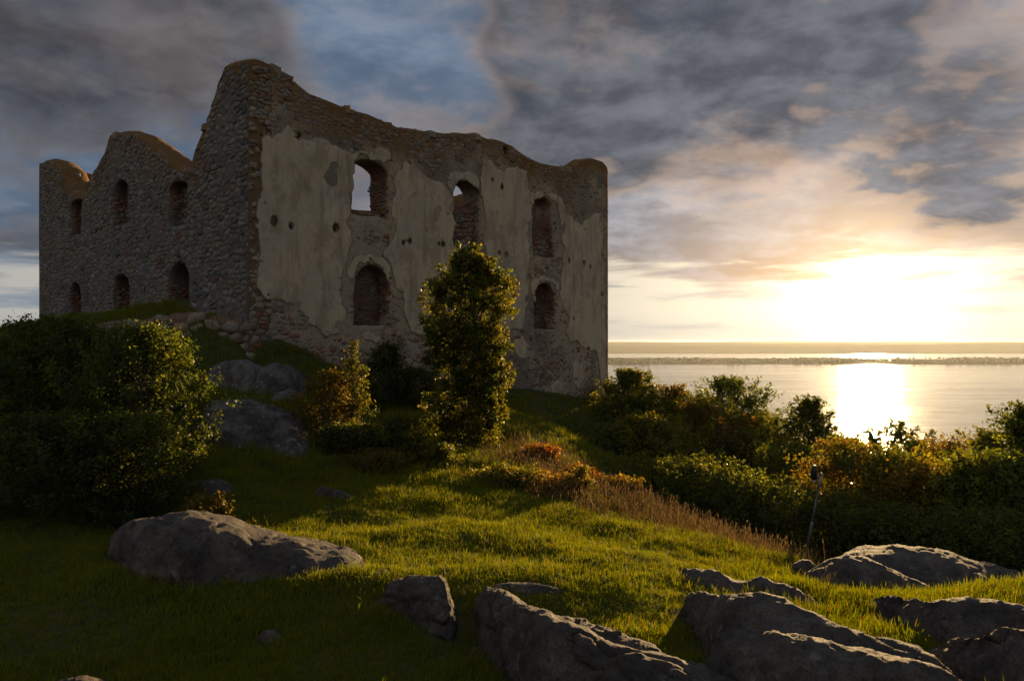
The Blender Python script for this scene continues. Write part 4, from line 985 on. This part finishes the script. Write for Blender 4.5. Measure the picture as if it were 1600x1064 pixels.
# the thicket on the slope to the right
TK = 'thicket between the lawn and the lake'
for i, (px, top, D, hw, kd, shp, nn, lf, lab) in enumerate([
  (985,588,46,42,'olive','cone',190,.12,'feathery tapering young tree at the right corner of the castle'),
  (1052,614,46,34,'rust','cone',120,.11,'thin brownish shrub next right of the feathery tree by the castle'),
  (1138,618,45,72,'green','round',330,.13,'broad rounded green tree in the middle of the thicket'),
  (1208,656,44,34,'olive','cone',70,.11,'sparse twiggy shrub between the broad green tree and the dark round one'),
  (1264,652,42,42,'dark','round',260,.14,'dark round-headed tree just left of the sun glitter'),
  (1398,674,40,44,'dark','tree',170,.14,'dark open-crowned tree silhouetted right of the sun glitter'),
  (1478,712,33,38,'gold','round',150,.11,'yellow-green shrub between the silhouetted tree and the right edge'),
  (1545,688,25,34,'olive','cone',150,.11,'upright pinnate-leaved shrub second from the right edge'),
  (1604,650,23,52,'green','cone',240,.11,'tall green shrub cut by the right edge of the picture'),
  (1000,642,45,60,'green','round',200,.12,'green bush behind the feathery tree towards the lake'),
  (1080,648,44,64,'olive','round',220,.12,'olive bush filling the gap left of the broad green tree'),
  (1320,712,39,46,'olive','round',190,.12,'low olive bush under the sun glitter'),
  (1450,722,37,50,'green','round',190,.12,'green bush right behind the silhouetted tree'),
  (1530,722,34,50,'rust','round',190,.12,'brown-green bush behind the upright pinnate-leaved shrub'),
  (945,690,38,36,'green','round',130,.12,'shaded bush at the foot of the castle right corner'),
  (1016,676,37,58,'olive','round',210,.11,'olive bush in front of the feathery tree'),
  (1092,656,40,56,'rust','round',220,.11,'brown-tinged bush below the broad green tree on its left'),
  (1180,672,40,58,'olive','round',220,.11,'olive bush below the broad green tree on its right'),
  (1238,722,33,50,'green','round',190,.11,'green bush behind the lamp post on its left'),
  (1325,722,26,54,'rust','round',240,.105,'brown-green bush behind the lamp post on its right'),
  (1395,735,24,56,'olive','round',240,.10,'olive bush below the silhouetted tree'),
  (1455,760,22,54,'gold','round',220,.10,'golden-green bush below the yellow-green shrub'),
  (1520,745,21,46,'olive','round',200,.10,'olive bush above the largest rounded hump'),
  (1582,742,20,58,'green','round',230,.10,'green bush at the right edge above the largest hump'),
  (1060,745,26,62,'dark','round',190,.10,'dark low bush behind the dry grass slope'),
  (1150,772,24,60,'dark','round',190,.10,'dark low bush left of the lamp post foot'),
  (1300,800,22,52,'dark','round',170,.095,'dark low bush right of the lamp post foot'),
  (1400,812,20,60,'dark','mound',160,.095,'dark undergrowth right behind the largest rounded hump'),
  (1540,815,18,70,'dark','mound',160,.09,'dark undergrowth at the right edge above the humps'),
  (1680,700,21,60,'green','round',150,.11,'green bush just beyond the right edge of the picture')]):
    grow('thicket_shrub', lab, 'shrub' if 'tree' not in lab.split(' in ')[0].split(' at ')[0].split(' next')[0].split(' between')[0].split(' below')[0].split(' in front')[0] else 'tree', px, top - (16 if shp == 'round' else 2), D, hw * 1.45, kd, int(nn * 1.5), 46, lf * (1.25 if D > 34 else 1.0), 400 + i, shape=shp, group=TK, stems=3 if shp != 'tree' else 2, sprig=1.1, low=.12)
# trees along the lake shore
SHORE = ['second shore tree from the dark round-headed tree, below the sun glitter', 'wider third shore tree below the sun glitter', 'narrow shore tree in the middle below the sun glitter', 'shore tree just right of the middle below the sun glitter', 'last low shore tree left of the silhouetted open-crowned tree',
  'left one of the three big shore trees between the yellow-green shrub and the silhouetted tree', 'middle and largest of the big shore trees beyond the yellow-green shrub', 'right one of the three big shore trees beyond the yellow-green shrub', 'broad shore tree right of the three big ones', 'smaller shore tree just left of the three big ones', 'shore tree left of the last one at the right edge', 'rightmost shore tree near the right edge', 'low shore tree hidden half by the silhouetted open-crowned tree', 'first shore tree beside the dark round-headed tree, below the sun glitter']
for i, (px, D, h, w) in enumerate([(1306,1215,13,11),(1322,1222,16,14),(1340,1225,13,10),(1352,1228,15,11),(1372,1226,12,9),(1470,1150,20,17),(1492,1140,22,19),(1510,1130,20,18),(1532,1135,17,16),(1450,1165,16,13),(1560,1150,15,14),(1585,1145,16,16),(1430,1180,12,12),(1290,1210,12,11)]):
    r = np.random.default_rng(800 + i); x = (px - CX) / F * D; zb = gz(x, D) - .5; root = bpy.data.objects.new('shore_tree', None); col.objects.link(root); root.location = (x, D, zb)
    tag(root, SHORE[i], 'tree', 'trees along the lake shore')
    n = 420; v = r.standard_normal((n, 3)); v /= np.linalg.norm(v, axis=1)[:, None]; C = v * r.uniform(.45, 1, (n, 1)) ** .5 * np.array([w / 2, w / 2, h * .42]) + np.array([0, 0, h * .58])
    C += .12 * w * vnoise(C * .35 + i, 5)[:, None] * v
    nr = v * .6 + r.standard_normal((n, 3)) * .5; nr /= np.linalg.norm(nr, axis=1)[:, None]; L = r.uniform(1.0, 2.2, n); pal = np.array(GREENS['dark'])
    add('crown', leaf_mesh('crown', C, nr, L, L * .7, pal[r.integers(3, size=n)], r), M['leaf'], root)
    V, Q, T = tube_np(np.array([[0, 0, 0], [.1, 0, h * .3], [0, .1, h * .6]]), [.35, .28, .12], 6); add('trunk', mesh_np('trunk', V, [Q, T]), M['bark'], root)
print('shrubs', time.time() - T0)

# ------------------------------------------------------------------ lamp post
def build_lamp():
    D = 21.0; b = P(1259, 872, D); t = P(1283, 741, D - .15); root = bpy.data.objects.new('lamp_post', None); col.objects.link(root)
    g = gz(b[0], b[1]); ax = (t - b) / np.linalg.norm(t - b); b0 = b + ax * ((g - .15 - b[2]) / ax[2]) if g < b[2] else b - ax * .2
    root.location = tuple(b0); tag(root, 'thin leaning grey lamp post with a small dark lantern before the thicket', 'lamp post')
    L = np.linalg.norm(t - b0)
    def lathe(pts, n=14):
        return tube_np(np.array([ax * s for s, _ in pts]), [q for _, q in pts], n)
    s0 = np.linalg.norm(P(1266, 815, D) - b0)
    V, Q, T = lathe([(0, .058), (.2, .056), (s0 - .03, .054), (s0, .052), (s0 + .03, .036)]); add('sleeve', mesh_np('sleeve', V, [Q, T], smooth=True), M['steel'], root)
    V, Q, T = lathe([(s0 - .1, .033), (s0 + .5, .033), (L - .3, .031), (L - .28, .042), (L - .22, .042), (L - .2, .035), (L - .01, .035)]); add('pole', mesh_np('pole', V, [Q, T], smooth=True), M['steel'], root)
    V, Q, T = lathe([(L - .015, .05), (L + .02, .052), (L + .045, .036), (L + .055, .01)]); add('pole_cap', mesh_np('pole_cap', V, [Q, T], smooth=True), M['steel'], root)
    top = ax * (L - .1); lx = top + np.array([-.17, 0, .08])
    V, Q, T = tube_np(np.stack([top, top + np.array([-.06, 0, .03]), lx + np.array([.04, 0, -.02])]), .016, 8); add('bracket', mesh_np('bracket', V, [Q, T], smooth=True), M['steel'], root)
    def lan(pts): return tube_np(np.array([lx + np.array([0, 0, s]) for s, _ in pts]), [q for _, q in pts], 16)
    V, Q, T = lan([(-.14, .06), (-.12, .085), (.12, .075), (.2, .07), (.23, .05)]); add('lantern_shade', mesh_np('lantern_shade', V, [Q, T], smooth=True), M['black'], root)
    V, Q, T = lan([(-.19, .02), (-.175, .045), (-.14, .055)]); add('lantern_glass', mesh_np('lantern_glass', V, [Q, T], smooth=True), M['glass'], root)
    V, Q, T = lan([(.225, .075), (.245, .075), (.27, .03)]); add('lantern_lid', mesh_np('lantern_lid', V, [Q, T], smooth=True), M['steel'], root)
build_lamp()

# ------------------------------------------------------------------ grass
def tuft(name, nb, h, spread, w, pal, r, lean=.55, stalk=False):
    V = []; Q = []; T = []; C = []
    for i in range(nb):
        a = r.uniform(0, 6.28); p = np.append(r.standard_normal(2) * spread, 0.0); hh = h * r.uniform(.5, 1.2); ln = lean * r.uniform(.2, 1.1) * hh
        d = np.array([math.cos(a), math.sin(a), 0]); s = np.array([-d[1], d[0], 0]); ww = w * r.uniform(.7, 1.3)
        k = len(V); ts = (0, .45, .8) if not stalk else (0, .5, .85)
        for t in ts:
            c = p + d * ln * t ** 1.8 + np.array([0, 0, hh * t * (1 - .15 * t)]); q = ww * (1 - .45 * t) / 2
            V += [c - s * q, c + s * q]
        V.append(p + d * ln + np.array([0, 0, hh * .87])); Q += [(k, k + 1, k + 3, k + 2), (k + 2, k + 3, k + 5, k + 4)]; T.append((k + 4, k + 5, k + 6))
        c = np.array(pal[r.integers(len(pal))]) * r.uniform(.75, 1.3); C += [c] * 7
        if stalk and r.random() < .6:      # seed head
            e = V[-1]; k = len(V); sw = .012
            for t, q in ((0, .3), (.35, 1.0), (1, .15)):
                cc = e + d * .02 * t + np.array([0, 0, .09 * t - .02]); V += [cc - s * sw * q, cc + s * sw * q]
            Q += [(k, k + 1, k + 3, k + 2), (k + 2, k + 3, k + 5, k + 4)]; C += [np.array([.13, .095, .05]) * r.uniform(.6, 1.3)] * 6
    return mesh_np(name, np.array(V), [np.array(Q), np.array(T)], np.array(C))
def scatter(name, label, pts, scale, kinds, mt, r):
    src = bpy.data.collections.new(name + '_blades')
    for k, me in enumerate(kinds):
        me.materials.append(mt); o = bpy.data.objects.new('%s_blade' % name, me); src.objects.link(o)
    n = len(pts); me = bpy.data.meshes.new(name); me.vertices.add(n); me.vertices.foreach_set('co', np.asarray(pts, np.float32).ravel())
    rot = np.zeros((n, 3), np.float32); rot[:, 2] = r.uniform(0, 6.28, n); rot[:, 0] = r.normal(0, .08, n); rot[:, 1] = r.normal(0, .08, n)
    a = me.attributes.new('turn', 'FLOAT_VECTOR', 'POINT'); a.data.foreach_set('vector', rot.ravel())
    a = me.attributes.new('size', 'FLOAT', 'POINT'); a.data.foreach_set('value', np.asarray(scale, np.float32))
    a = me.attributes.new('pick', 'INT', 'POINT'); a.data.foreach_set('value', r.integers(0, len(kinds), n).astype(np.int32))
    o = add(name, me); tag(o, label, kind='stuff')
    ng = bpy.data.node_groups.new(name + '_scatter', 'GeometryNodeTree')
    ng.interface.new_socket('Geometry', in_out='INPUT', socket_type='NodeSocketGeometry'); ng.interface.new_socket('Geometry', in_out='OUTPUT', socket_type='NodeSocketGeometry')
    gi = ng.nodes.new('NodeGroupInput'); go = ng.nodes.new('NodeGroupOutput'); ip = ng.nodes.new('GeometryNodeInstanceOnPoints'); ci = ng.nodes.new('GeometryNodeCollectionInfo')
    ci.inputs['Collection'].default_value = src; ci.inputs['Separate Children'].default_value = True; ci.inputs['Reset Children'].default_value = True
    def na(nm, ty): q = ng.nodes.new('GeometryNodeInputNamedAttribute'); q.data_type = ty; q.inputs['Name'].default_value = nm; return [s for s in q.outputs if s.enabled and s.name == 'Attribute'][0]
    ip.inputs['Pick Instance'].default_value = True
    L = ng.links; L.new(gi.outputs[0], ip.inputs['Points']); L.new(ci.outputs[0], ip.inputs['Instance']); L.new(na('pick', 'INT'), ip.inputs['Instance Index'])
    L.new(na('turn', 'FLOAT_VECTOR'), ip.inputs['Rotation']); L.new(na('size', 'FLOAT'), ip.inputs['Scale']); L.new(ip.outputs[0], go.inputs[0])
    md = o.modifiers.new('scatter', 'NODES'); md.node_group = ng
    return o
GR = [(.125,.160,.010),(.155,.180,.012),(.095,.130,.010),(.17,.155,.018)]
DR = [(.19,.125,.04),(.15,.105,.03),(.22,.15,.055),(.10,.10,.02),(.13,.09,.025)]
def off_castle(x, y, m=.15):
    q = np.stack([x, y], 1) - NEAR; u = q @ AX; t = q @ BX
    return ~((u > -m) & (u < LF + m) & (t > -m) & (t < LS + m))
def polar(n, d0, d1, a0, a1, r):
    a = np.radians(r.uniform(a0, a1, n)); d = np.sqrt(r.uniform(d0 ** 2, d1 ** 2, n)); return np.sin(a) * d, np.cos(a) * d
def no_rock(x, y, z):
    return np.array([ROCK_GRID.get((int(a // .16), int(b // .16)), -99) < c + .02 for a, b, c in zip(x, y, z)])
def build_grass():
    r = np.random.default_rng(77)
    ST = [(.20,.155,.07),(.16,.12,.05)]
    lawn = [tuft('lawn_tuft', 16, .085 * q, .045, .0065, GR + ST[:1] * (k % 2), r) for k, q in enumerate((1, 1, .8, 1.2, .7, 1.1))] + [tuft('weed_tuft', 7, .05, .05, .022, GR, r, 1.1), tuft('straw_tuft', 8, .12, .05, .005, GR + ST * 2, r, .8)]
    rough = [tuft('rough_tuft', 18, .17, .07, .009, GR + DR[1:2], r, .7) for _ in range(5)]
    dry = [tuft('dry_tuft', 9, .42, .10, .007, DR, r, .5, True) for _ in range(5)]
    # lawn, near
    P1 = []; S1 = []
    for n, d0, d1, a0, a1 in ((26000, 4.2, 11, -40, 38), (46000, 11, 22, -40, 38), (26000, 22, 46, -40, 38), (12000, 1.0, 16, 38, 75), (12000, 1.0, 16, -75, -40), (5000, .6, 4.2, -40, 38)):
        x, y = polar(n, d0, d1, a0, a1, r); k = off_castle(x, y); x, y = x[k], y[k]; z = ground_z(x, y); k = no_rock(x, y, z) & (z > -10); x, y, z = x[k], y[k], z[k]
        P1.append(np.stack([x, y, z - .01], 1)); c = 1.0 * fbm(np.stack([x * .8, y * .8, 0 * x], 1), 4, 91)
        S1.append((1.0 + .45 * c + .15 * r.standard_normal(len(x))).clip(.62, 2.0) * (1.0 if d1 < 12 else 1.25 if d1 < 23 else 1.9))
    scatter('lawn_grass', 'short green turf grass over the hilltop', np.concatenate(P1), np.concatenate(S1), lawn, M['grass'], r)
    # longer tufts in patches and round the rocks
    x, y = polar(30000, 4.5, 40, -40, 38, r); k = off_castle(x, y); x, y = x[k], y[k]; z = ground_z(x, y)
    p3 = np.stack([x, y, 0 * x], 1); c = fbm(p3 * .6, 3, 95); near_rock = np.array([any((int(a // .16) + i, int(b // .16) + j) in ROCK_GRID for i, j in ((2, 0), (-2, 0), (0, 2), (0, -2), (0, 0))) for a, b in zip(x, y)])
    slope = (y > 19)
    k = no_rock(x, y, z) & ((c > .30) | (near_rock & (r.random(len(x)) < .35)) | (slope & (c > -.2))) & (z > -10)
    scatter('rough_grass', 'longer rough grass in tufts round the rocks and on the slope', np.stack([x, y, z - .01], 1)[k], r.uniform(.6, 1.35, k.sum()) * np.where(y[k] > 19, 1.5, 1.0), rough, M['grass'], r)
    # dry stalks on the slope edge to the right
    a = r.uniform(0, 1, 2000); b = r.normal(0, 1, 2000)
    ed = np.array([P(*q)[:2] for q in ((790,700,26),(900,748,23),(1000,800,20.5),(1100,835,18.6),(1180,858,17.4),(1235,878,16.4))])
    s = np.linspace(0, 1, len(ed)); x = np.interp(a, s, ed[:, 0]) + b * 1.3; y = np.interp(a, s, ed[:, 1]) + r.normal(.7, 1.8, 2000); z = ground_z(x, y); k = no_rock(x, y, z)
    a2 = r.uniform(0, .55, 1500); x2 = np.interp(a2, s, ed[:, 0]) + r.normal(0, 1.3, 1500); y2 = np.interp(a2, s, ed[:, 1]) + r.normal(-.2, 1.8, 1500); z2 = ground_z(x2, y2)
    x, y, z = np.concatenate([x, x2]), np.concatenate([y, y2]), np.concatenate([z, z2]); k = np.concatenate([k, no_rock(x2, y2, z2)])
    scatter('dry_grass', 'tall dry grass stalks along the edge of the slope', np.stack([x, y, z - .02], 1)[k], r.uniform(.35, 1.2, k.sum()), dry, M['dry'], r)
build_grass()

# ------------------------------------------------------------------ air over the lake
def build_haze():
    bm = bmesh.new(); bmesh.ops.create_cube(bm, size=1.0)
    x0, x1, y0, y1, z0, z1 = -36500, 36500, -36500, 36500, -199, 26.0
    for v in bm.verts: v.co = Vector(((x0 + x1) / 2 + v.co.x * (x1 - x0), (y0 + y1) / 2 + v.co.y * (y1 - y0), (z0 + z1) / 2 + v.co.z * (z1 - z0)))
    me = bpy.data.meshes.new('haze'); bm.to_mesh(me); bm.free()
    m = bpy.data.materials.new('haze_air'); m.use_nodes = True; t = m.node_tree; t.nodes.clear()
    o = t.nodes.new('ShaderNodeOutputMaterial'); v = t.nodes.new('ShaderNodeVolumePrincipled')
    v.inputs['Color'].default_value = (.80, .86, .95, 1); v.inputs['Density'].default_value = HAZE; v.inputs['Anisotropy'].default_value = .55
    t.links.new(v.outputs[0], o.inputs['Volume']); m.cycles.homogeneous_volume = True
    tag(add('haze', me, m), 'thin evening haze over the lake', kind='stuff')
HAZE = 1.05e-5
build_haze()
print('done', time.time() - T0)
